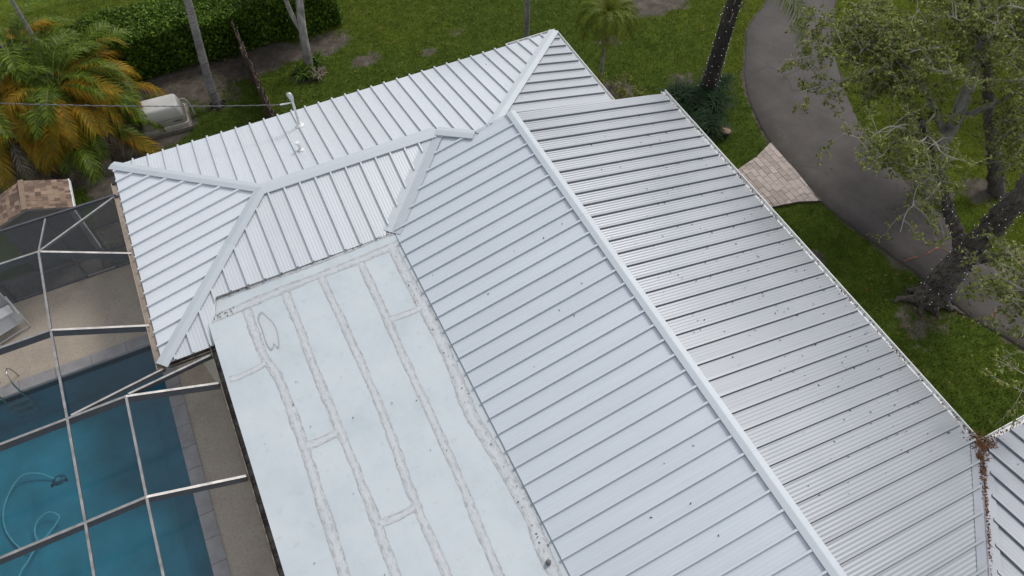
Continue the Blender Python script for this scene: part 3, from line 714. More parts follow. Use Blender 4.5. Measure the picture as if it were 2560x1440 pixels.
# ------------------------------------------------------------------ pool
x0, x1, y0, y1 = POOL
dk = MB(); dk.box(-8, x0, -19, -1.06, -.2, .0); dk.box(x0, x1, y1, -1.06, -.2, 0); dk.box(x1, 2.05, -19, -1.06, -.2, 0); dk.box(x0, x1, -19, y0, -.2, 0)
tag(dk.build('pool_deck', AGG), kind='structure')
pool = thing('swimming_pool', 'blue green swimming pool under the screen cage', 'pool', (x0, y0, 0))
def lp(vs): return [(a[0]-x0, a[1]-y0, a[2]) for a in vs]
v = []; f = []; nn_ = 14
prof = [(x0, -.02), (x0, -.9), (x0+.12, -1.2), (x0+.45, -1.38), (x0+1.2, -1.5), (x1-.8, -1.5), (x1-.2, -1.35), (x1, -1.1), (x1, -.02)]
for i in range(nn_+1):
    yy = y0+(y1-y0)*i/nn_; 
    for (px_, pz_) in prof: v.append((px_-x0, yy-y0, pz_ if pz_ > -.1 else pz_*(.9+.1*math.cos(i*.4))))
np_ = len(prof)
for i in range(nn_):
    for j in range(np_-1): f.append((i*np_+j, i*np_+j+1, (i+1)*np_+j+1, (i+1)*np_+j))
f.append(tuple(range(np_))); f.append(tuple(range(nn_*np_+np_-1, nn_*np_-1, -1)))
bs = M('basin', v, f, POOLPL, pool, False)
wt = M('water', [(0, 0, -.14), (x1-x0, 0, -.14), (x1-x0, y1-y0, -.14), (0, y1-y0, -.14)], [(0, 1, 2, 3)], WATER, pool)
cs = MB()
y = y0
while y < y1+.2:          # coping along the house side
    L = .62; M('coping_stone', *box(x1-x0-.04, x1-x0+.30, y-y0+.006, min(y+L, y1+.26)-y0-.006, -.06, .022+random.uniform(-.003, .003)), COPING, pool); y += L
x = x0
while x < x1-.1:          # coping along the far side
    L = .9; M('coping_stone', *box(x-x0+.006, min(x+L, x1-.045)-x0-.006, y1-y0-.04, y1-y0+.29, -.06, .022+random.uniform(-.003, .003)), COPING, pool); x += L
M('tile_line', *box(.01, x1-x0-.01, y1-y0-.012, y1-y0-.002, -.3, -.02), simple('dark_tile', (.05, .075, .095), .3), pool)
# pool cleaner with its hose
cl = thing('pool_cleaner', 'dark blue robotic pool cleaner with long pale hose looping under water', 'pool cleaner', (-4.01, -6.26, -1.42))
v, f = lathe([(.02, .0), (.16, .01), (.19, .06), (.17, .12), (.10, .16), (.03, .17)], 18); o = M('body', v, f, CLEANER, cl, True); o.scale = (1, .85, 1)
M('inlet_cover', *fan([(-.06, -.05), (.05, -.06), (.07, .02), (.01, .06), (-.05, .05)], .15, .185), simple('cleaner_cover', (.28, .42, .46), .5), cl)
M('wheel', *tube([(-.2, -.08, .07), (-.15, -.08, .07)], .07, 12), BLACK, cl); M('wheel', *tube([(.2, -.08, .07), (.15, -.08, .07)], .07, 12), BLACK, cl)
hp = [(-4.1, -6.2, -1.25), (-4.39, -5.95, -1.15), (-4.75, -5.85, -1.1), (-5.05, -6.1, -1.1), (-5.28, -6.6, -1.1), (-5.28, -7.15, -1.1), (-5.02, -7.75, -1.1), (-4.72, -7.98, -1.05), (-4.42, -7.85, -1.0), (-4.1, -7.58, -1.0), (-4.02, -7.40, -1.0), (-4.25, -7.2, -1.0), (-4.52, -7.33, -1.0), (-4.60, -7.6, -1.0), (-4.55, -7.9, -.95), (-4.75, -8.25, -.9), (-4.95, -8.6, -.8), (-5.0, -9.2, -.7)]
M('hose', *tube(rel(curve_pts(hp, 6), Vector((-4.01, -6.26, -1.42))), .022, 8), HOSEM, cl, True)
# ladder
ld = thing('pool_ladder', 'stainless pool ladder with curved handrail at far pool edge', 'ladder', (-4.25, -3.9, 0))
for sx in (-.30, .16):
    M('handrail', *tube(curve_pts([(sx, .28, 0), (sx, .26, .35), (sx, .15, .60), (sx, -.06, .62), (sx, -.20, .40), (sx, -.24, 0), (sx, -.26, -.5), (sx, -.26, -1.0)], 6), .021, 10), CHROME, ld, True)
for zz in (-.32, -.6, -.88): M('step', *box(-.30, .16, -.32, -.20, zz, zz+.03), simple('ladder_step', (.42, .45, .45), .5), ld)

# patio chair
ch = thing('patio_chair', 'white metal patio lounge chair with mesh sling at pool deck edge', 'chair', (-4.15, -1.95, 0), None, R(20))
def bar(n, *pts, r=.016): M(n, *tube([Vector(p) for p in pts], r, 8), CHAIRW, ch)
for sx in (-.42, .42):
    bar('leg', (sx, -.38, 0), (sx, -.34, .62)); bar('leg', (sx, .44, 0), (sx, .36, .62)); bar('armrest', (sx, -.36, .62), (sx, .42, .64), r=.024); bar('side_rail', (sx, -.36, .34), (sx, .42, .34)); bar('foot_rail', (sx, -.38, .03), (sx, .44, .03)); bar('back_post', (sx*.9, .40, .34), (sx*.9, .66, 1.0), r=.02)
bar('front_rail', (-.42, -.36, .34), (.42, -.36, .34)); bar('back_rail', (-.38, .66, 1.0), (.38, .66, 1.0), r=.02); bar('cross_rail', (-.42, -.38, .10), (.42, -.38, .10)); bar('rear_rail', (-.42, .42, .34), (.42, .42, .34)); bar('mid_rail', (0, -.36, .34), (0, .42, .34))
M('seat', *box(-.40, .40, -.35, .41, .35, .362), SLING, ch)
M('backrest', [(-.36, .42, .38), (.36, .42, .38), (.36, .65, .98), (-.36, .65, .98)], [(0, 1, 2, 3)], SLING, ch)
M('cushion', *fan([(-.12, .05), (.32, .02), (.34, .34), (-.10, .36)], .37, .44), simple('white_towel', (.66, .66, .65), .9), ch)

# ------------------------------------------------------------------ screen cage
cage = thing('screen_cage', 'dark aluminium screen enclosure over the pool', 'screen cage')
zt = 3.38
J = {1: (-1.91, -3.0, zt), 2: (-1.92, -5.43, zt), 3: (-1.88, -7.82, zt), 4: (-1.86, -10.2, zt), 5: (-1.86, -12.6, zt), 6: (-1.86, -15, zt)}
Kk = {3: (-.71, -7.82, zt), 4: (-.73, -10.2, zt), 5: (-.73, -12.6, zt), 6: (-.73, -15, zt)}
def memb(n, p, q, w=.055, h=.21, par=cage):
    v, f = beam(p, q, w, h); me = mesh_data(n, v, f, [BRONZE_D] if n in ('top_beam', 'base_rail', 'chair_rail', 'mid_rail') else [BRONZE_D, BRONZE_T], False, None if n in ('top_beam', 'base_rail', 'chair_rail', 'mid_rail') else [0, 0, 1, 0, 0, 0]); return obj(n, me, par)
XL = -6.6
for i, at in ((1, (-.12, -3.22, 2.56)), (2, (-.13, -5.59, 2.56))):
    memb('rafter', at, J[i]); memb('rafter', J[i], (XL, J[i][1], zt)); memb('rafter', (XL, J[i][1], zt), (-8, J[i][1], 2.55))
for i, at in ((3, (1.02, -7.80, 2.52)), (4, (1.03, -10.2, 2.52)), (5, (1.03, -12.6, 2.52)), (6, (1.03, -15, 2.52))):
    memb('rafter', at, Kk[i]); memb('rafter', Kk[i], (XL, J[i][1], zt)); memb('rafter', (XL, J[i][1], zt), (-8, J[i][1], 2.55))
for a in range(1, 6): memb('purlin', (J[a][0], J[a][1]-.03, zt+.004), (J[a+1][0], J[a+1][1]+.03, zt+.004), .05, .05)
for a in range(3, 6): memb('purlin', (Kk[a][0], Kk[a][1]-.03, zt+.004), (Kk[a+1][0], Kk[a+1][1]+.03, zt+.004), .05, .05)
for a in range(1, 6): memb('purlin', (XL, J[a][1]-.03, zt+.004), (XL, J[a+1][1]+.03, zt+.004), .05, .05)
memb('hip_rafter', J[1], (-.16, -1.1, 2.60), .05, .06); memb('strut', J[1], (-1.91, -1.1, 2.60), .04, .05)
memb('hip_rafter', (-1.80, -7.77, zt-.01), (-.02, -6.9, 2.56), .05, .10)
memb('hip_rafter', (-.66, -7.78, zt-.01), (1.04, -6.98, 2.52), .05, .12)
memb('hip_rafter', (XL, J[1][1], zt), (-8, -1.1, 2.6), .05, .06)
# end wall
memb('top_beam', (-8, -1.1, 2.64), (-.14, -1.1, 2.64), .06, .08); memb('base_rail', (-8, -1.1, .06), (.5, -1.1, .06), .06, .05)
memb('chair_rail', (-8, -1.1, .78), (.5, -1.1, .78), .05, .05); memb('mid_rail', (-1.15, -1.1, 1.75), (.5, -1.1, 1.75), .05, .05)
for xx in (-8, -5.9, -3.9, -1.98, -1.15, -.12):
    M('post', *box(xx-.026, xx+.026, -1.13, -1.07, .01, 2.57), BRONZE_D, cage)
M('kick_plate', *box(-2.0, -1.2, -1.125, -1.115, .05, .11), simple('pale_kick_plate', (.40, .40, .39), .4, .5), cage)
for a, b in ((-8, -5.9), (-5.9, -3.9), (-3.9, -1.98), (-1.98, -1.15), (-1.15, -.12)):
    M('wall_screen', [(a+.026, -1.1, .07), (b-.026, -1.1, .07), (b-.026, -1.1, 2.56), (a+.026, -1.1, 2.56)], [(0, 1, 2, 3)], SCREEN_W, cage)
def scr(*p): M('roof_screen', p, [tuple(range(len(p)))], SCREEN_R, cage)
d_ = -.02
for a in range(1, 6):
    p, q = J[a], J[a+1]
    scr((XL, p[1], zt+d_), (p[0], p[1], zt+d_), (q[0], q[1], zt+d_), (XL, q[1], zt+d_))
    scr((-8, p[1], 2.53), (XL, p[1], zt+d_), (XL, q[1], zt+d_), (-8, q[1], 2.53))
for a in range(3, 6):
    p, q = Kk[a], Kk[a+1]; jp, jq = J[a], J[a+1]
    scr((jp[0], jp[1], zt+d_), (p[0], p[1], zt+d_), (q[0], q[1], zt+d_), (jq[0], jq[1], zt+d_))
    scr((p[0], p[1], zt+d_), (1.03, p[1], 2.50), (1.03, q[1], 2.50), (q[0], q[1], zt+d_))
scr((J[1][0], J[1][1], zt+d_), (-.12, -3.22, 2.54), (-.13, -5.59, 2.54), (J[2][0], J[2][1], zt+d_))
scr((J[1][0], J[1][1], zt+d_), (-.16, -1.1, 2.58), (-.12, -3.22, 2.54)); scr((J[2][0], J[2][1], zt+d_), (-.13, -5.59, 2.54), (-.02, -6.9, 2.54), (-1.80, -7.77, zt+d_))
scr((-1.91, -1.1, 2.58), (-.16, -1.1, 2.58), (J[1][0], J[1][1], zt+d_)); scr((-8, -1.1, 2.58), (-1.91, -1.1, 2.58), (J[1][0], J[1][1], zt+d_), (XL, J[1][1], zt+d_))
scr((-1.80, -7.80, zt+d_-.02), (-.02, -6.9, 2.52), (1.04, -6.98, 2.48), (-.71, -7.80, zt+d_-.02))

# ------------------------------------------------------------------ shed behind the cage
shed = thing('shed', 'small shed with brown mottled shingle roof behind the pool screen', 'shed', (-2.8, .5, 0))
def sl(vs): return [(a[0]+2.8, a[1]-.5, a[2]) for a in vs]
M('wall', sl(box(-3.3, -1.60, -.18, .56, 0, 2.06)[0]), box(0, 1, 0, 1, 0, 1)[1], SHEDWALL, shed)
M('corner_board', sl(box(-1.60, -1.47, -.20, -.04, 0, 2.04)[0]), box(0, 1, 0, 1, 0, 1)[1], WHITE, shed)
M('corner_board', sl(box(-1.598, -1.585, -.04, .57, 0, 2.04)[0]), box(0, 1, 0, 1, 0, 1)[1], WHITE, shed)
for gy_ in (-.19, .57): M('gable', sl([(-3.3, gy_, 2.06), (-1.60, gy_, 2.06), (-2.42, gy_, 2.42)]), [(0, 1, 2)], SHEDWALL, shed)
RF = [(-1.36, -.46, 2.06), (-2.40, -.46, 2.48), (-2.40, .68, 2.48), (-1.36, .68, 2.06)]
LF = [(-3.50, -.46, 2.04), (-2.40, -.46, 2.48), (-2.40, .68, 2.48), (-3.50, .68, 2.04)]
for fc in (RF, LF):
    n = len(fc); M('roof_board', sl(fc)+[(a[0]+2.8, a[1]-.5, a[2]-.05) for a in fc], [tuple(range(n)), tuple(range(2*n-1, n-1, -1))]+[(i, (i+1) % n, n+(i+1) % n, n+i) for i in range(n)], DECK, shed)
def shingles(face, row=.13, lw=.135):
    a, b, c, d = [Vector(q) for q in face]      # a eave near, b ridge near, c ridge far, d eave far
    nrows = max(2, int((b-a).length/row)); nv_ = (d-a).cross(b-a).normalized(); nv_ = nv_ if nv_.z > 0 else -nv_
    sf = M('roof_face', sl([tuple(q+nv_*.006) for q in (a, b, c, d)]), [(0, 1, 2, 3)], DECK, shed)
    for r_ in range(nrows):
        t0, t1 = r_/nrows, (r_+1.2)/nrows; t1 = min(t1, 1)
        e0, e1 = a.lerp(b, t0), d.lerp(c, t0); g0, g1 = a.lerp(b, t1), d.lerp(c, t1)
        s = -random.random()*lw; L = (e1-e0).length
        while s < L:
            w = lw*random.choice([.6, .8, 1, 1.2]); u0, u1 = max(0, s/L), min(1, (s+w)/L); s += w
            if u1-u0 < .01: continue
            th = random.uniform(.010, .022)
            q = [e0.lerp(e1, u0)+nv_*(.010+th), e0.lerp(e1, u1-.004)+nv_*(.010+th), g0.lerp(g1, u1-.004)+nv_*.010, g0.lerp(g1, u0)+nv_*.010, e0.lerp(e1, u0)+nv_*.004, e0.lerp(e1, u1-.004)+nv_*.004]
            me = mesh_data('shingle', sl([tuple(z) for z in q]), [(0, 1, 2, 3), (4, 5, 1, 0)], SHINGLE)
            if me.polygons[0].normal.z < 0: me.flip_normals()
            obj('shingle', me, sf)
shingles(RF); shingles(LF)
M('ridge_shingles', *(lambda vf: (sl(vf[0]), vf[1]))(beam((-2.40, -.47, 2.515), (-2.40, .69, 2.515), .13, .03)), simple('ridge_shingle', (.22, .155, .11), .95), shed)
M('eave_trim', *(lambda vf: (sl(vf[0]), vf[1]))(beam((-1.345, -.47, 2.085), (-1.345, .69, 2.085), .028, .12)), WHITE, shed)
M('eave_trim', *(lambda vf: (sl(vf[0]), vf[1]))(beam((-3.515, -.47, 2.06), (-3.515, .69, 2.06), .028, .12)), WHITE, shed)
# gravel strip between shed and house, slab in front of the shed
gv = []
N_ = 5200
gxs = rng.uniform(-1.5, .5, N_); gys = rng.uniform(-1.05, .5, N_); gs = rng.uniform(.012, .03, N_); ga = rng.uniform(0, 6.3, N_)
for X_, Y_, S_r, A_r in zip(gxs, gys, gs, ga):
    c, s = math.cos(A_r)*S_r, math.sin(A_r)*S_r; z = .012+S_r*.6
    gv += [(X_+c, Y_+s, z*.4), (X_-s, Y_+c, z), (X_-c, Y_-s, z*.5)]
go = obj('gravel', quads_data('gravel', gv, 3, GRAVELM)); tag(go, 'grey gravel strip between shed and house wall', 'gravel', kind='stuff')
M('concrete_slab', *box(-8, -1.55, -1.05, -.2, -.06, .012), CONC).__setitem__('kind', 'structure')

# ------------------------------------------------------------------ generator
gen = thing('generator', 'beige rounded standby generator on a pad beside the palms', 'generator', (1.33, 4.38, 0), None, R(-3))
M('pad', *box(-.84, .80, -.62, .62, -.02, .12), CONC, gen)
def rbox(w0, d0, w1, d1, z0, z1, r, nseg=5, top=.06):
    def ring(w, d, z, r): 
        out = []
        for cx, cy, a0 in ((w-r, d-r, 0), (-w+r, d-r, 90), (-w+r, -d+r, 180), (w-r, -d+r, 270)):
            for q in range(nseg+1):
                a = R(a0+90*q/nseg); out.append((cx+r*math.cos(a), cy+r*math.sin(a), z))
        return out
    rings = [ring(w0, d0, z0, r), ring(w1, d1, z1-top, r)]
    for q in (30, 60, 90): rings.append(ring(w1-top*(1-math.cos(R(q))), d1-top*(1-math.cos(R(q))), z1-top+top*math.sin(R(q)), r))
    n = len(rings[0]); v = [p for rg in rings for p in rg]; f = []
    for i in range(len(rings)-1):
        for q in range(n): f.append((i*n+q, i*n+(q+1) % n, (i+1)*n+(q+1) % n, (i+1)*n+q))
    f.append(tuple(range((len(rings)-1)*n, len(v)))); f.append(tuple(range(n-1, -1, -1))); return v, f
M('base', *rbox(.755, .55, .745, .54, .12, .25, .12, 5, .02), GENP, gen, False)
hv, hf = rbox(.715, .51, .61, .36, .25, .86, .12, 6, .09)
M('hood', hv, hf, GENB, gen, True)
M('hood_seam', *box(-.655, .655, -.470, -.452, .475, .483), simple('shadow_gap', (.12, .11, .10), .8), gen)
for i, wx in enumerate((.028, .02, .03, .022, .026, .02, .026)):
    M('lettering', *(lambda b: ([(a[0], a[1], a[2]) for a in b[0]], b[1]))(box(.30+i*.036, .30+i*.036+wx, -.492, -.482, .355, .39)), BLACK, gen)
M('latch', *box(-.30, -.26, -.505, -.489, .31, .34), BLACK, gen)
M('conduit', *tube(curve_pts([(.58, .30, .55), (.80, .32, .52), (.92, .16, .30), (.95, -.02, .05)], 6), .028, 8), simple('grey_conduit', (.28, .27, .25), .6), gen, True)

# ------------------------------------------------------------------ wooden fence, edge-on
fence = thing('wooden_fence', 'weathered brown wooden fence running from hedge to house', 'fence', (4.55, 5, 0))
fbm = mesh_data('fence_board', *box(-.011, .011, -.068, .068, 0, 1), WOOD)
y = .35
while y < 9.2:
    o = obj('fence_board', fbm, fence); o.location = (.02+random.uniform(-.006, .006), y-5, 0); o.scale = (1, 1, 1.42+random.uniform(-.06, .05)); o.rotation_euler = (0, random.uniform(-.03, .03), 0); y += .147
for zz in (.35, 1.20): M('rail', *box(-.045, 0, -4.7, 4.2, zz, zz+.085), WOOD, fence)
for yy in (-4.3, -2.1, .1, 2.3, 4.1): M('post', *box(-.125, -.04, yy-.045, yy+.045, 0, 1.5), WOOD, fence)

# ------------------------------------------------------------------ vegetation helpers
def leaf_quads(cen, size, flat=.5, asp=.5, seed=1):
    r = np.random.default_rng(seed); n = len(cen); cen = np.asarray(cen)
    nrm = r.normal(size=(n, 3)); nrm[:, 2] = np.abs(nrm[:, 2])+flat; nrm /= np.linalg.norm(nrm, axis=1)[:, None]
    t = r.normal(size=(n, 3)); t -= nrm*(t*nrm).sum(1)[:, None]; t /= np.linalg.norm(t, axis=1)[:, None]; b = np.cross(nrm, t)
    s = (size*r.uniform(.6, 1.3, n))[:, None] if np.isscalar(size) else size[:, None]
    fold = nrm*s*.12
    v = np.stack([cen-t*s, cen+b*s*asp+fold, cen+t*s, cen-b*s*asp+fold], 1)
    return v.reshape(-1, 3)
def leaves(name, cen, size, m, parent=None, flat=.5, asp=.5, seed=1):
    return obj(name, quads_data(name, leaf_quads(cen, size, flat, asp, seed), 4, m), parent)
def frond_data(name, L, m, n=34, ll=.45, lw=.022, up=55, down=-50, vee=25, drop=.5, seed=0, petiole=.15, stemr=.012, stemmat=None):
    r = random.Random(seed); P = []; p = Vector((0, 0, 0)); ns = 14
    for i in range(ns+1):
        a = R(up+(down-up)*(i/ns)**1.15); P.append(p.copy()); p = p+Vector((math.cos(a), 0, math.sin(a)))*L/ns
    tv, tf = tube(P, [stemr*(1-.8*i/ns) for i in range(ns+1)], 4); v = [tuple(a) for a in tv]; f = [tuple(a) for a in tf]; mi = [1 if stemmat else 0]*len(f)
    for i in range(n):
        t = petiole+(1-petiole)*i/(n-1); q = t*ns; k0 = min(int(q), ns-1); base = P[k0].lerp(P[k0+1], q-k0); tg = (P[k0+1]-P[k0]).normalized()
        env = math.sin(math.pi*(.12+.80*(t-petiole)/(1-petiole)))**.7
        for sg in (-1, 1):
            side = Vector((0, sg, 0)); upv = tg.cross(side)*sg; upv = upv if upv.z > 0 else -upv
            ve = R(vee+r.uniform(-10, 10)); fw = .55+.5*t+r.uniform(-.12, .12)
            d = (side*math.cos(ve)+upv*math.sin(ve)+tg*fw).normalized(); l = ll*env*r.uniform(.8, 1.1)
            w = tg*lw*.5
            m1 = base+d*l*.5+Vector((0, 0, -drop*.12*l)); tip = base+d*l+Vector((0, 0, -drop*l*r.uniform(.6, 1.2)))
            o = len(v); v += [base-w*.6, base+w*.6, m1+w, m1-w, tip]
            f += [(o, o+1, o+2, o+3), (o+3, o+2, o+4)]; mi += [0, 0]
    return mesh_data(name, v, f, [m]+([stemmat] if stemmat else []), False, mi)
def place_frond(me, parent, base, yaw, pitch=0, sc=1, roll=0):
    o = obj('frond', me, parent); o.location = base; o.rotation_euler = (roll, pitch, yaw); o.scale = (sc, sc, sc); return o
STEM_Y = simple('frond_stalk', (.16, .15, .04), .5)
ar_g = [frond_data('areca_frond', 1.9, PALM_G, 38, .52, .046, 62, -42, 28, .45, i, stemmat=STEM_Y) for i in range(3)]
ar_g2 = [frond_data('areca_frond', 1.8, PALM_G, 38, .50, .046, 40, -65, 22, .6, i+20, stemmat=STEM_Y) for i in range(2)]
ar_y = [frond_data('areca_frond_yellow', 1.8, PALM_Y, 36, .50, .044, 40, -70, 12, .7, i+5, stemmat=STEM_Y) for i in range(3)]
ar_d = [frond_data('areca_frond_dead', 1.7, PALM_D, 32, .45, .026, 10, -85, -10, .9, i+9) for i in range(2)]

def areca(loc, n, rad, hgt, label, seed, dead=.16):
    r = random.Random(seed); dead = dead*1.5; t = thing('areca_palm', label, 'palm', loc, 'areca palms beside the generator')
    for i in range(max(5, n//6)):
        a = r.uniform(0, 6.28); d = rad*.5*math.sqrt(r.random()); lean = r.uniform(.1, .5); h = hgt*r.uniform(.55, .95)
        M('stem', *tube(curve_pts([(d*math.cos(a), d*math.sin(a), -.03), ((d+lean*.4)*math.cos(a), (d+lean*.4)*math.sin(a), h*.5), ((d+lean)*math.cos(a), (d+lean)*math.sin(a), h)], 4), [.04]*4+[.034]*5, 7), PALMBARK, t, True)
    for i in range(n):
        a = i*2.399+r.uniform(-.3, .3); u = (i+.5)/n; h = hgt*(.12+.88*(1-u)**.8); d = rad*(.12+.55*u)*r.uniform(.6, 1.1)
        x = r.random()
        if u > .45 and x < dead*2: me = r.choice(ar_d)
        elif u > .03 and x < (.5 if u < .35 else .66): me = r.choice(ar_y)
        else: me = r.choice(ar_g if u < .5 else ar_g2)
        place_frond(me, t, (d*math.cos(a), d*math.sin(a), h), a+r.uniform(-.35, .35), r.uniform(-.15, .25)+.25*u, r.uniform(.78, 1.12), r.uniform(-.4, .4))
    return t
areca((-1.25, 4.75, 0), 120, 2.0, 2.3, 'large areca palm clump with green and orange fronds nearest the generator', 3)
areca((-2.9, 5.0, 0), 70, 1.8, 2.3, 'areca palm clump at the left edge above the shed roof', 5, .2)
areca((-2.0, 6.8, 0), 60, 1.8, 2.6, 'areca palm clump farthest back behind the orange fronded one', 8)
areca((-.6, 5.9, 0), 46, 1.3, 1.9, 'smaller areca palm clump touching the hedge behind the generator', 14)
tr = thing('thin_palm', 'slender grey palm trunk rising out of the areca clump', 'palm', (-1.28, 6.4, 0))
M('trunk', *tube(rel(curve_pts([(-1.30, 6.41, 0), (-1.3, 6.41, 1.4), (-1.23, 6.25, 2.6), (-1.22, 6.25, 3.6), (-1.25, 6.4, 4.6), (-1.3, 6.4, 5.6)], 4), Vector((-1.28, 6.4, 0))), .055, 10), PALMBARK, tr, True)
for i in range(9): place_frond(ar_g[i % 3], tr, (0, 0, 5.55), i*.7, -.5, .8)

# palm trunks
coco = [frond_data('coconut_frond', 2.5, PALM_G, 52, .55, .030, 48, -58, 8, .55, i+40, .12, .018, STEM_Y) for i in range(2)]
def palm_trunk(name, ctrl, rad, m, label, crown=11, sc=1.0, fr=coco, pitch=-.25, seed=1, yaw0=0):
    b = Vector(ctrl[0]); t = thing(name, label, 'palm', tuple(b)); P = curve_pts(ctrl, 10); n = len(P)
    r = random.Random(seed)
    rr = [rad*(1+.55*math.exp(-i/n*22))*(1-.25*i/n)*(1+.035*math.sin(i*2.6)+r.uniform(-.02, .02)) for i in range(n)]
    M('trunk', *tube(rel(P, b), rr, 16), m, t, True)
    top = P[-1]-b
    for i in range(crown): place_frond(fr[i % len(fr)], t, tuple(top), yaw0+i*2.399, pitch+r.uniform(-.2, .35), sc*r.uniform(.85, 1.1))
    return t
pA = palm_trunk('palm_tree', [(3.10, 4.55, -.05), (3.08, 4.62, .35), (3.17, 4.85, 1.4), (3.36, 5.12, 3.0), (3.55, 5.4, 4.6), (3.7, 5.6, 6.6), (3.75, 5.7, 8.2)], .145, PALMBARK, 'curved grey palm trunk with dark root ball on the lawn by the fence', 8)
v = []; f = []
rr_ = random.Random(4); mb = MB()
for i in range(46):
    a = rr_.uniform(0, 6.28); l = rr_.uniform(.16, .34); mb.add(*tube([(0.06*math.cos(a), .06*math.sin(a), rr_.uniform(.1, .25)), (l*.75*math.cos(a), l*.75*math.sin(a), .08), (l*math.cos(a), l*math.sin(a), -.01)], [.03, .024, .012], 5))
mb.build('root_ball', DARKBARK, pA)
palm_trunk('palm_tree', [(13.98, 2.75, -.05), (14.0, 2.76, 1.5), (13.98, 2.8, 3.2), (13.95, 2.85, 5), (13.95, 2.9, 6.8)], .105, PALMBARK, 'straight slim grey palm trunk rising behind the far roof corner', 11, seed=4)
pD = palm_trunk('palm_tree', [(18.47, -2.28, -.05), (18.49, -2.29, 1.4), (18.52, -2.30, 2.8), (18.55, -2.32, 4.1), (18.58, -2.33, 5.1)], .265, DARKBARK, 'thick dark palm trunk wrapped in string lights above strap leaf plants', 12, 1.0, seed=6, yaw0=.55)
place_frond(coco[0], pD, (.11, -.05, 4.75), -.90, .66, 1.3, .3)
# the pale old leaf stubs near its head
for i in range(16):
    a = rr_.uniform(0, 6.28); zz = rr_.uniform(3.3, 4.3); M('leaf_stub', *tube([(.2*math.cos(a)+.08, .2*math.sin(a), zz), (.34*math.cos(a)+.08, .34*math.sin(a), zz+.16), (.46*math.cos(a), .46*math.sin(a), zz-.1)], [.03, .022, .006], 5), PALM_D, pD)

def bulbs_on(path, rad, turns, n, parent, seed):
    r = random.Random(seed); P = curve_pts(path, 10); mb = MB(); wire = []
    for i in range(n):
        t = i/n*(len(P)-1); k0 = min(int(t), len(P)-2); c = P[k0].lerp(P[k0+1], t-k0); rd = rad[0]+(rad[1]-rad[0])*i/n
        a = i/n*turns*6.283; dv = Vector((math.cos(a), math.sin(a), 0)); q = c+dv*rd+Vector((r.uniform(-.03, .03), r.uniform(-.03, .03), r.uniform(-.09, .09))); wire.append(c+dv*(rd-.006))
        s = .0062; mb.add([q+Vector(d)*s for d in ((1,0,0),(0,1,0),(-1,0,0),(0,-1,0),(0,0,1.3),(0,0,-1.3))], [(0,1,4),(1,2,4),(2,3,4),(3,0,4),(1,0,5),(2,1,5),(3,2,5),(0,3,5)])
    o = mb.build('bulbs', BULB, parent); o['kind'] = 'stuff'
    M('wire', *tube(wire, .005, 4), BLACK, parent)
sl1 = thing('string_lights', 'white string lights wound round the dark palm trunk', 'string lights', (0, 0, 0), 'string lights on trunks')
bulbs_on([(18.47, -2.28, .2), (18.49, -2.29, 1.4), (18.52, -2.30, 2.8), (18.55, -2.32, 4.6)], (.325, .225), 13, 105, sl1, 3)

# pygmy date palm
py = thing('pygmy_palm', 'small yellow green feathery palm behind the roof corner', 'palm', (15.62, .12, 0))
M('trunk', *tube(curve_pts([(0, 0, 0), (.0, .0, .8), (.03, .05, 1.6), (.04, .08, 2.35)], 5), [.065]*6+[.055]*10, 10), PALEBARK, py, True)
pyf = [frond_data('pygmy_frond', 1.35, PYGMY, 46, .34, .024, 62, -82, 18, .7, 60+i, .08, .008, STEM_Y) for i in range(3)]
for i in range(42): place_frond(pyf[i % 3], py, (.04, .08, 2.33), i*2.399, -.35+.95*i/42, random.uniform(.85, 1.1), random.uniform(-.2, .2))

# variegated shrubs, strap-leaf clumps, young plants
def shrub(loc, rad, h, n, m, label, seed, size=.045, name='shrub', group='variegated shrubs by the roof corner', cat='shrub'):
    r = np.random.default_rng(seed); t = thing(name, label, cat, loc, group); rr2 = random.Random(seed); pts = []
    mb = MB()
    for i in range(int(10+n/60)):
        a = rr2.uniform(0, 6.28); d = rad*math.sqrt(rr2.random()); e = Vector((d*math.cos(a), d*math.sin(a), h*(1-.5*(d/rad)**2)*rr2.uniform(.55, 1)))
        mb.add(*tube([(0, 0, 0), tuple(e*.5+Vector((0, 0, .05))), tuple(e)], [.012, .009, .004], 4))
        c = r.normal(size=(n//int(10+n/60), 3))*[rad*.16, rad*.16, h*.12]+np.array(e); pts.append(c)
    mb.build('stems', TWIG, t); pts = np.concatenate(pts); pts[:, 2] = np.maximum(pts[:, 2], .02)
    leaves('foliage', pts, size, m, t, .6, .38, seed); return t
shrub((15.02, -.30, 0), .42, .7, 420, VARLEAF, 'variegated yellow shrub against the white gutter left of the pygmy palm', 11)
shrub((15.95, -.75, 0), .40, .65, 260, VARLEAF, 'sparse variegated yellow shrub right of the pygmy palm trunk', 12)
shrub((15.55, -1.45, 0), .42, .6, 520, VARLEAF, 'variegated yellow shrub beside the inner roof corner', 13)
shrub((16.1, -1.55, 0), .38, .6, 420, VARLEAF, 'rightmost variegated yellow shrub by the roof edge', 14)
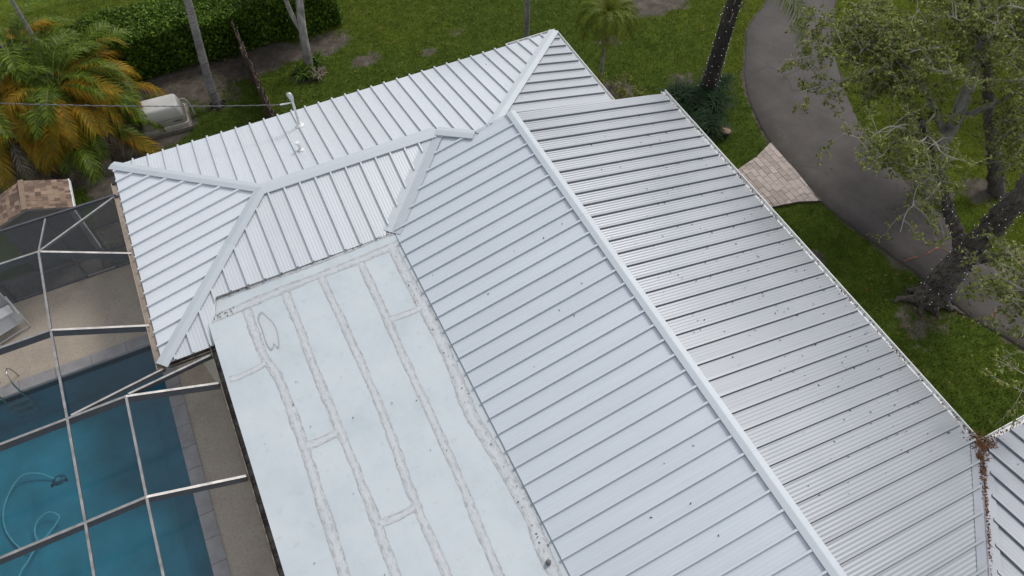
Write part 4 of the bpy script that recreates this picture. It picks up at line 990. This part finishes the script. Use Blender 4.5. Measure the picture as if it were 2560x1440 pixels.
def strap(loc, rad, n, L, m, label, seed, w=.018, group='strap leaf clumps under the palm'):
    r = random.Random(seed); t = thing('strap_leaf_plant', label, 'plant', loc, group); v = []; f = []
    for i in range(n):
        a = r.uniform(0, 6.283); d0 = rad*.35*math.sqrt(r.random()); a0 = r.uniform(0, 6.283); b = Vector((d0*math.cos(a0), d0*math.sin(a0), 0)); dv = Vector((math.cos(a), math.sin(a), 0)); sv_ = Vector((-dv.y, dv.x, 0)); l = L*r.uniform(.6, 1.1); el = R(r.uniform(50, 85)); p = b.copy(); o = len(v)
        for q in range(5):
            ww = w*(1-.9*(q/4)**2); v += [p-sv_*ww, p+sv_*ww]; aa = el-R(120)*(q/4)**1.2; p = p+(dv*math.cos(aa)+Vector((0, 0, 1))*math.sin(aa))*l/4; p.z = max(p.z, .01)
        for q in range(4): f.append((o+2*q, o+2*q+1, o+2*q+3, o+2*q+2))
    M('foliage', v, f, m, t); return t
strap((17.35, -2.35, 0), .9, 520, 1.05, LIRIOPE, 'dark strap leaf clump left of the dark palm trunk', 21)
strap((18.15, -2.95, 0), .9, 480, 1.0, LIRIOPE, 'dark strap leaf clump right below the dark palm trunk', 22)
strap((16.95, -3.25, 0), .9, 480, 1.0, LIRIOPE, 'dark strap leaf clump nearest the roof gutter corner', 23)
strap((17.35, -3.85, 0), .8, 420, .95, LIRIOPE, 'dark strap leaf clump beside the clay pot', 24)
strap((18.9, -2.2, 0), .7, 300, .9, LIRIOPE, 'dark strap leaf clump on the driveway side of the palm trunk', 25)
strap((6.25, 4.65, 0), .5, 80, .55, BROMLEAF, 'bright green broad leaf plant at the foot of the pale trunk', 26, .035, 'plants round the pale trunk')
strap((6.75, 5.15, 0), .5, 70, .6, BROMLEAF, 'bright green broad leaf plant right behind the pale trunk', 27, .035, 'plants round the pale trunk')
strap((6.05, 5.0, 0), .4, 40, .45, BROMLEAF, 'small green broad leaf plant left of the pale trunk', 28, .03, 'plants round the pale trunk')
strap((6.6, 4.45, 0), .4, 40, .5, PALM_D, 'withered grey plant in front of the pale trunk', 29, .025, 'plants round the pale trunk')
pot = thing('flower_pot', 'round clay pot on the grass below the strap leaf plants', 'pot', (17.86, -4.22, 0))
M('bowl', *lathe([(.10, 0), (.14, .02), (.18, .14), (.20, .20), (.205, .23), (.18, .232), (.165, .20)], 22), simple('dark_pot', (.035, .035, .035), .6), pot, True)
M('soil', *lathe([(.168, .195), (.17, .205), (.10, .212), (.01, .214)], 20), TERRA, pot, True)

# ------------------------------------------------------------------ hedge and broad-leaved tree behind
hedge = thing('hedge', 'dense dark green clipped hedge along the back boundary', 'hedge', (4.6, 7.9, 0))
hx0, hx1, hy0, hy1, hh = -2.6, 8.35, 6.95, 8.75, 1.75
def hedge_r(xx): return 1+.10*np.sin(xx*1.7)+.06*np.sin(xx*4.1+1)
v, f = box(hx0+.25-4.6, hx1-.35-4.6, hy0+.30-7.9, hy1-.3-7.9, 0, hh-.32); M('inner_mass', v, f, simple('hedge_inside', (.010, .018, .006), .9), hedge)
n = 78000; r = np.random.default_rng(31)
u_ = r.random(n); face = r.random(n)
px_ = r.uniform(hx0, hx1, n); py_ = r.uniform(hy0, hy1, n); pz_ = r.uniform(.02, hh, n); dep = np.abs(r.normal(0, .13, n))
lump = .26*(vnoise(px_+20, pz_*1.3+py_+20, .5, 41)-.5)+.34*(vnoise(px_+5, py_+9, 1.1, 44)-.5)
fr_ = face < .42; tp = (face >= .42) & (face < .86); en = face >= .86
py_ = np.where(fr_, hy0+dep+lump-.15*(pz_/hh)*0, py_); pz_ = np.where(tp, hh-dep+lump, pz_); px_ = np.where(en, hx1-dep+lump, px_)
cor = np.clip((pz_-hh+.35)/.35, 0, 1)*np.clip((hy0+.35-py_)/.35, 0, 1); pz_ = pz_-cor*.12
leaves('foliage', np.stack([px_-4.6, py_-7.9, pz_], 1), .055, HEDGELEAF, hedge, .45, .5, 32)

tb = thing('broadleaf_tree', 'pale grey forked trunk of a dark leaved tree by the hedge', 'tree', (6.5, 5.03, 0))
o_ = Vector((6.5, 5.03, 0))
mb = MB(); T0 = curve_pts([(6.5, 5.03, -.05), (6.52, 5.05, .6), (6.62, 5.15, 1.6), (6.78, 5.28, 2.6), (6.95, 5.45, 4.0), (7.1, 5.6, 5.2)], 6)
mb.add(*tube(rel(T0, o_), [.19]+[.165-.0025*i for i in range(len(T0)-1)], 14)); mb.add(*tube(rel(curve_pts([(6.58, 5.13, 1.35), (6.42, 5.3, 2.0), (6.3, 5.5, 3.0), (6.0, 5.6, 4.4)], 5), o_), .075, 10)); mb.build('trunk', PALEBARK, tb, True)
r = np.random.default_rng(51); cs_ = []
for cx, cy, cz, rr3, nn in ((6.95, 5.3, 5.6, .9, 500), (6.0, 5.4, 5.3, .7, 300), (7.9, 5.0, 5.4, .6, 250), (5.9, 5.6, 4.4, .4, 160), (6.2, 7.0, 2.6, .7, 1300), (7.3, 6.9, 2.5, .7, 1300)):
    q = r.normal(size=(nn, 3)); q = q/np.linalg.norm(q, axis=1)[:, None]*(r.random(nn)**.4)[:, None]; cs_.append(q*rr3*[1, 1, .6]+[cx-6.5, cy-5.03, cz])
leaves('crown', np.concatenate(cs_), .10, TREEBLEAF, tb, .5, .34, 52)

# ------------------------------------------------------------------ oaks by the driveway
def oak(name, label, base, trunks, ends, seed, barkm, nsub=7, ntw=6, nleaf=9, leaf=.042, dens=1.0):
    t = thing(name, label, 'tree', base, 'oak trees along the driveway'); b = Vector(base); r = random.Random(seed)
    mb = MB(); paths = []
    for ctrl, r0, r1 in trunks:
        P = curve_pts(ctrl, 8); n = len(P); off = r.uniform(0, 9)
        v, f = tube(rel(P, b), [(r0+(r1-r0)*i/(n-1))*(1+.07*math.sin(i*1.9+off)) for i in range(n)], 16)
        v = [p+Vector((r.uniform(-1, 1), r.uniform(-1, 1), r.uniform(-1, 1)))*.045*r0/.3 for p in v]
        mb.add(v, f); paths.append((P, r0, r1))
    mb.build('trunk', barkm, t, True)
    br = MB(); tw = MB(); cen = []
    for e in ends:
        e = Vector(e)
        best = None
        for P, r0, r1 in paths:
            for i in range(len(P)//3, len(P)):
                d = (P[i]-e).length+max(0, P[i].z-e.z)*1.5
                if best is None or d < best[0]: best = (d, P[i], r1)
        s = best[1]; L = (e-s).length
        mid1 = s.lerp(e, .35)+Vector((r.uniform(-.25, .25), r.uniform(-.25, .25), .18*L*r.uniform(.3, 1))); mid2 = s.lerp(e, .7)+Vector((r.uniform(-.25, .25), r.uniform(-.25, .25), .10*L*r.uniform(-.2, .8)))
        P = curve_pts([s, mid1, mid2, e], 6); n = len(P); rb = min(.05, .016+.008*L)
        M('branch', *tube(rel(P, b), [rb*.8*(1-.75*i/(n-1)) for i in range(n)], 6), TWIG, t)
        for q in range(nsub):
            u = r.uniform(.25, 1); c = P[min(n-1, int(u*(n-1)))]
            dv = Vector((r.gauss(0, 1), r.gauss(0, 1), r.gauss(-.25, .45))).normalized(); l = r.uniform(.45, 1.15)*(1.15-.35*u)
            c1 = c+dv*l*.5+Vector((r.uniform(-.08, .08), r.uniform(-.08, .08), r.uniform(-.02, .1))); c2 = c+dv*l+Vector((0, 0, r.uniform(-.22, .06)))
            S = curve_pts([c, c1, c2], 4); br.add(*tube(rel(S, b), [.009, .008, .0075, .007, .006, .005, .004, .0035, .003][:len(S)], 4))
            for w in range(ntw):
                c0 = S[r.randrange(2, len(S))]; d2 = (dv*.6+Vector((r.gauss(0, 1), r.gauss(0, 1), r.gauss(0, .45)))).normalized(); l2 = r.uniform(.15, .42); e2 = c0+d2*l2
                tw.add(*tube(rel([c0, c0.lerp(e2, .5)+Vector((0, 0, .02)), e2], b), [.004, .003, .002], 3, False))
                if r.random() < dens:
                    for z in range(nleaf):
                        p = c0.lerp(e2, r.uniform(.25, 1.05)); cen.append((p.x-b.x+r.gauss(0, .035), p.y-b.y+r.gauss(0, .035), p.z-b.z+r.gauss(0, .03)))
    tw.add(br.v, br.f); tw.build('twigs', TWIG, t)['kind'] = 'stuff'
    leaves('crown', np.array(cen), leaf, OAKLEAF, t, .35, .5, seed); return t
oak('oak_tree', 'large dark oak with string lights leaning over the driveway at right', (19.25, -12.2, 0),
    [([(19.12, -12.25, -.1), (19.38, -12.16, .5), (19.85, -11.98, 1.1), (20.15, -11.94, 1.6), (20.17, -11.97, 2.8), (19.6, -12.2, 4.0), (19.0, -12.4, 5.4), (18.71, -12.48, 6.6)], .40, .17),
     ([(19.95, -11.95, 1.15), (20.01, -11.45, 1.65), (19.88, -10.93, 2.1), (19.76, -10.52, 2.7), (19.45, -9.88, 3.6), (19.03, -9.32, 4.4)], .20, .06),
     ([(19.9, -12.1, 1.3), (20.05, -12.77, 2.2), (19.62, -13.37, 3.0), (18.64, -14.29, 3.6)], .15, .05)],
    [(17.77, -13.54, 3.5), (17.24, -14.4, 4.0), (16.7, -15.06, 4.0), (18.47, -13.11, 3.5), (17.66, -11.06, 3.5), (17.34, -11.3, 3.0), (15.2, -16.7, 4.2), (17.56, -9.73, 4.0), (17.32, -8.51, 4.0), (16.3, -15.5, 4.2), (17.3, -14.02, 3.6), (17.37, -13.91, 4.2), (17.85, -9.0, 4.2), (18.03, -10.2, 3.8), (17.77, -13.98, 4.2), (18.69, -10.83, 4.5)],
    71, OAKBARK, 9, 7, 9, .048)
ok1 = bpy.data.objects['oak_tree']; mb = MB(); rr4 = random.Random(9)
for a, l in ((2.75, .95), (2.1, .5), (3.5, .45), (4.3, .4), (5.3, .75), (5.9, .4), (1.2, .4), (.3, .4)):
    P = [(.12*math.cos(a), .12*math.sin(a), .42)]
    for q in range(1, 7): P.append((.2*math.cos(a)+l*q/6*math.cos(a+rr4.uniform(-.18, .18)), .2*math.sin(a)+l*q/6*math.sin(a+rr4.uniform(-.18, .18)), .26*(1-q/6)**2-.035))
    M('root', *tube(P, [.22, .18, .13, .095, .075, .06, .03], 9), OAKBARK, ok1, True)
sl2 = thing('string_lights', 'white string lights wound round the leaning oak trunk', 'string lights', (0, 0, 0), 'string lights on trunks')
bulbs_on([(19.2, -12.22, .15), (19.38, -12.16, .5), (19.85, -11.98, 1.1), (20.15, -11.94, 1.6), (20.17, -11.97, 2.8), (19.6, -12.2, 4.0)], (.44, .29), 12, 120, sl2, 5)
bulbs_on([(20.01, -11.45, 1.65), (19.88, -10.93, 2.1), (19.76, -10.52, 2.7)], (.19, .14), 8, 34, sl2, 6)
oak('oak_tree', 'pale trunked oak across the driveway spreading over the asphalt', (22.15, -8.92, 0),
    [([(22.2, -8.95, -.1), (22.05, -8.85, .7), (21.96, -8.82, 1.4), (21.97, -8.59, 3.2), (22.1, -8.18, 4.4), (22.07, -7.95, 5.6)], .26, .10), ([(21.98, -8.7, 2.0), (21.3, -8.4, 3.0), (20.4, -7.9, 4.2), (19.6, -7.4, 4.9)], .10, .04), ([(21.97, -8.6, 2.6), (22.4, -9.2, 3.6), (22.2, -9.6, 4.6)], .09, .04)],
    [(17.28, -6.0, 4.5), (17.37, -6.82, 4.0), (18.38, -6.7, 5.0), (19.38, -6.81, 5.5), (18.61, -7.77, 4.0), (19.28, -8.86, 3.5), (18.6, -9.6, 3.2), (20.07, -8.23, 5.5), (21.24, -8.48, 6.0), (21.66, -9.69, 5.0), (18.59, -7.69, 5.0), (18.67, -5.7, 5.0), (20.81, -6.74, 5.5), (19.84, -9.15, 5.5), (20.9, -7.6, 5.8), (22.0, -6.6, 5.4), (20.0, -6.0, 5.2), (19.0, -5.0, 4.8), (20.6, -5.0, 5.0), (22.8, -6.0, 5.6), (23.5, -8.5, 5.8), (22.6, -10.0, 5.2), (19.2, -7.9, 4.4), (20.4, -7.0, 4.6)],
    72, PALEBARK, 14, 8, 11, .050)
oak('oak_tree', 'dark trunked oak at the far right behind the pale trunk', (24.06, -10.03, 0),
    [([(24.1, -10.1, -.1), (23.8, -9.7, .8), (23.55, -9.3, 1.6), (23.18, -8.51, 3.0), (23.0, -7.75, 4.2), (22.72, -7.18, 5.4)], .24, .08), ([(23.4, -9.0, 2.2), (22.9, -9.8, 3.2), (22.4, -10.3, 4.0)], .08, .03)],
    [(21.4, -9.97, 4.0), (21.95, -10.48, 3.5), (22.4, -6.9, 5.0), (22.83, -8.47, 5.0), (20.9, -8.36, 4.5), (21.24, -10.95, 3.2), (23.21, -7.89, 5.5), (23.6, -6.6, 4.8), (24.6, -8.6, 4.2), (22.9, -6.0, 4.2), (24.6, -5.2, 4.6), (25.6, -7.0, 4.4)],
    73, OAKBARK, 14, 8, 11, .050)

# the wood goes on beyond the driveway, out of the picture to the right
for i, (bx2, by2, hh2, lab) in enumerate(((31.0, -4.5, 8.5, 'tall oak in the wood beyond the driveway bend'), (32.0, -12.0, 9, 'tallest oak in the wood right of the dark trunked oak'), (30.5, -19.0, 8.5, 'tall oak in the wood right of the side wing'))):
    rr5 = random.Random(200+i); ee = []
    for q in range(20):
        a = q*2.399; d = 3.6*math.sqrt((q+.5)/20); ee.append((bx2+d*math.cos(a), by2+d*math.sin(a), hh2*(1-.42*(d/3.6)**1.5)*rr5.uniform(.82, 1)))
    oak('oak_tree', lab, (bx2, by2, 0), [([(bx2, by2, -.1), (bx2+.1, by2+.1, hh2*.3), (bx2-.1, by2+.2, hh2*.6), (bx2, by2, hh2*.92)], .3, .08)], ee, 90+i, OAKBARK, 7, 5, 7, .085)

# ------------------------------------------------------------------ grass and fallen leaves
def in_poly(x, y, poly):
    c = np.zeros(len(x), bool); n = len(poly)
    for i in range(n):
        (a, b), (d, e) = poly[i], poly[(i+1) % n]
        m_ = ((b > y) != (e > y)) & (x < (d-a)*(y-b)/((e-b) if e != b else 1e-9)+a); c ^= m_
    return c
drv = [(p.x, p.y) for p in L3]+[(p.x, p.y) for p in reversed(R3)]
r = np.random.default_rng(61)
n = 620000
gxr = r.uniform(-5, 30, n); gyr = r.uniform(-17.5, 13, n)
ok = ~((gxr < 15.0) & (gyr < .15) & (gyr > -20)); ok &= ~((gxr < -1.4) & (gyr < 1.4)); ok &= ~in_poly(gxr, gyr, drv); ok &= ~in_poly(gxr, gyr, outline)
ok &= ~((gxr > hx0+.2) & (gxr < hx1-.2) & (gyr > hy0+.2) & (gyr < hy1-.2)); ok &= ~((gxr < .6) & (gyr < .6)); ok &= ~((gxr > 26+.0) & (gyr > 8))
ok &= ~((np.abs(gxr-1.33) < .85) & (np.abs(gyr-4.38) < .62)); ok &= ~((gxr < 15.2) & (gyr < .2))
sl_ = soil_at(gxr, gyr); ok &= r.random(n) > np.clip((sl_-.25)*2.6, 0, .985)
gxr, gyr = gxr[ok], gyr[ok]; tn = tone_at(gxr, gyr); yl = r.random(len(gxr)) < tn*.85
def blades(name, x, y, m, label, seed):
    r = np.random.default_rng(seed); n = len(x); a = r.uniform(0, 6.283, n); L = r.uniform(.035, .085, n); w = r.uniform(.006, .012, n); el = r.uniform(.35, 1.25, n)
    dx, dy = np.cos(a), np.sin(a); z = np.full(n, -.02)
    p0 = np.stack([x-dy*w, y+dx*w, z], 1); p1 = np.stack([x+dy*w, y-dx*w, z], 1); p2 = np.stack([x+dx*L*np.cos(el), y+dy*L*np.cos(el), z+.02+L*np.sin(el)], 1)
    o = obj(name, quads_data(name, np.stack([p0, p1, p2], 1).reshape(-1, 3), 3, m)); return tag(o, label, 'grass', kind='stuff')
blades('grass', gxr[~yl], gyr[~yl], GRASSM, 'mown dark green lawn around the house', 62)
blades('grass', gxr[yl], gyr[yl], GRASSY, 'brighter yellow green lawn patches beyond driveway and hedge', 63)

def flat_leaves(name, pts, size, m, label, seed, cat='leaves'):
    r = np.random.default_rng(seed); n = len(pts); pts = np.asarray(pts); a = r.uniform(0, 6.283, n); s = size*r.uniform(.5, 1.25, n); t = np.stack([np.cos(a)*s, np.sin(a)*s, r.normal(0, .12, n)*s], 1); b = np.stack([-np.sin(a)*s*.42, np.cos(a)*s*.42, r.normal(.1, .12, n)*s], 1)
    v = np.stack([pts-t, pts+b, pts+t, pts-b+[0, 0, .004]], 1).reshape(-1, 3)
    return tag(obj(name, quads_data(name, v, 4, m)), label, cat, kind='stuff')
pts = []; r = random.Random(81)
for i in range(330):
    x = xr+.5+(xe-xr-.6)*r.random()**.75; y = -10.3-29.5*r.random()**.72
    if r.random() < .5: y = -9.95-math.floor(-9.95-y)-(.96 if r.random() < .5 else .12)
    if x-xr > 0 and x < 37.0-(max(0, -40.4-y)): pts.append(onp('rs', x, y, .016 if r.random() < .8 else .03))
for i in range(18):
    x = xr-(xr-xl)*r.random()*.95; y = -14-30*r.random(); pts.append(onp('ls', x, y, .014))
for i in range(60): x = 37.6+r.random()*5; y = -40.6-r.random()*6; pts.append(onp('rw', x, y, .014))
for i in range(20): x = 1.4+4.4*r.random(); y = -6.4-8.8*r.random(); pts.append((x, y, zf(x, y)+.026))
for i in range(8): x = 20+12*r.random(); pts.append(onp('right', max(x, 26), -1-7*r.random(), .014))
for i in range(150): x = 1.6+4.4*r.random(); pts.append((x, -5.69+r.gauss(0, .035), zf(x, -5.7)+.022))
for i in range(24): x = 1.3+.5*r.random(); pts.append((x, -6.2+r.gauss(0, .05), zf(x, -6.2)+.022))
for i in range(40): x = 5.9+.1*r.random(); pts.append((5.8+r.gauss(0, .07), -6.2-8.5*r.random(), zf(5.8, -9)+.024))
flat_leaves('fallen_leaves', pts, .026, DARKLEAF, 'scattered dark leaf bits lying on the metal and flat roofs', 82)
pts = []
for i in range(1150):        # right gutter, patchy, thickest at the valley foot
    y = -10-30.3*r.random(); dn = .25+.75*math.sin(y*1.7)**2*(math.sin(y*.63+1)**2)+(1.0 if y < -38.5 else 0)
    if r.random() < dn*.8: pts.append(wp(xe+.12, y, ze-.03)+Vector((r.uniform(.005, .115), 0, -.052+(.02*r.random() if y > -38.5 else .055*r.random()))))
for i in range(170): pts.append(wp(37.3+14*r.random()**1.8, -40.35, ze-.03)+Vector((0, r.uniform(.005, .115), -.05+.02*r.random())))
for i in range(900):        # heap and the valley line
    s = r.random()**2.6*7.5; c = onp('rs', 37.0-s*.72, -40.35-s*.69); w = .16*math.exp(-s*1.3)+.022; pts.append(c+Vector((r.gauss(0, w), r.gauss(0, w), .03+.035*r.random()*math.exp(-s))))
for i in range(300): pts.append(wp(36.95+abs(r.gauss(0, .42)), -40.35-r.gauss(-.05, .3), ze+.02)+Vector((0, 0, .03*r.random())))
for i in range(60): pts.append(wp(29.5+3.6*r.random(), .1, -.05)+Vector((0, r.uniform(0, .09), -.04)))
flat_leaves('gutter_leaves', pts, .030, DEADLEAF, 'brown leaf litter heaped in the gutter and roof valley', 83)
pts = []
for i in range(230):
    x = r.uniform(3, 16); y = r.uniform(2.6, 8)
    pts.append((x, y, .035))
for i in range(150): pts.append((r.gauss(18.9, 1.4), r.gauss(-12.3, 1.2), .05))
for i in range(110): pts.append((r.uniform(19, 24), r.uniform(-12, 1), .085))
for i in range(160): pts.append((r.gauss(3.6, 1.4), r.gauss(6.2, .6), .03))
ok = [p for p in pts if not (p[0] < 15.1 and p[1] < .2)]
flat_leaves('lawn_leaves', ok, .045, foliage('fallen_leaf_tan', [(.13, .06, .025), (.22, .11, .04), (.24, .17, .08), (.10, .07, .04)], .1, .8, .1), 'tan and orange fallen leaves scattered on lawn and driveway', 84)

# set the origins of things built in world coordinates to their own base
for o, b in ((sl1, (18.47, -2.28, 0)), (sl2, (19.2, -12.2, 0)), (cage, (-3.5, -8, 0)), (house, (7, -8, 0))):
    o.location = b
    for c in o.children: c.location = Vector(c.location)-Vector(b)
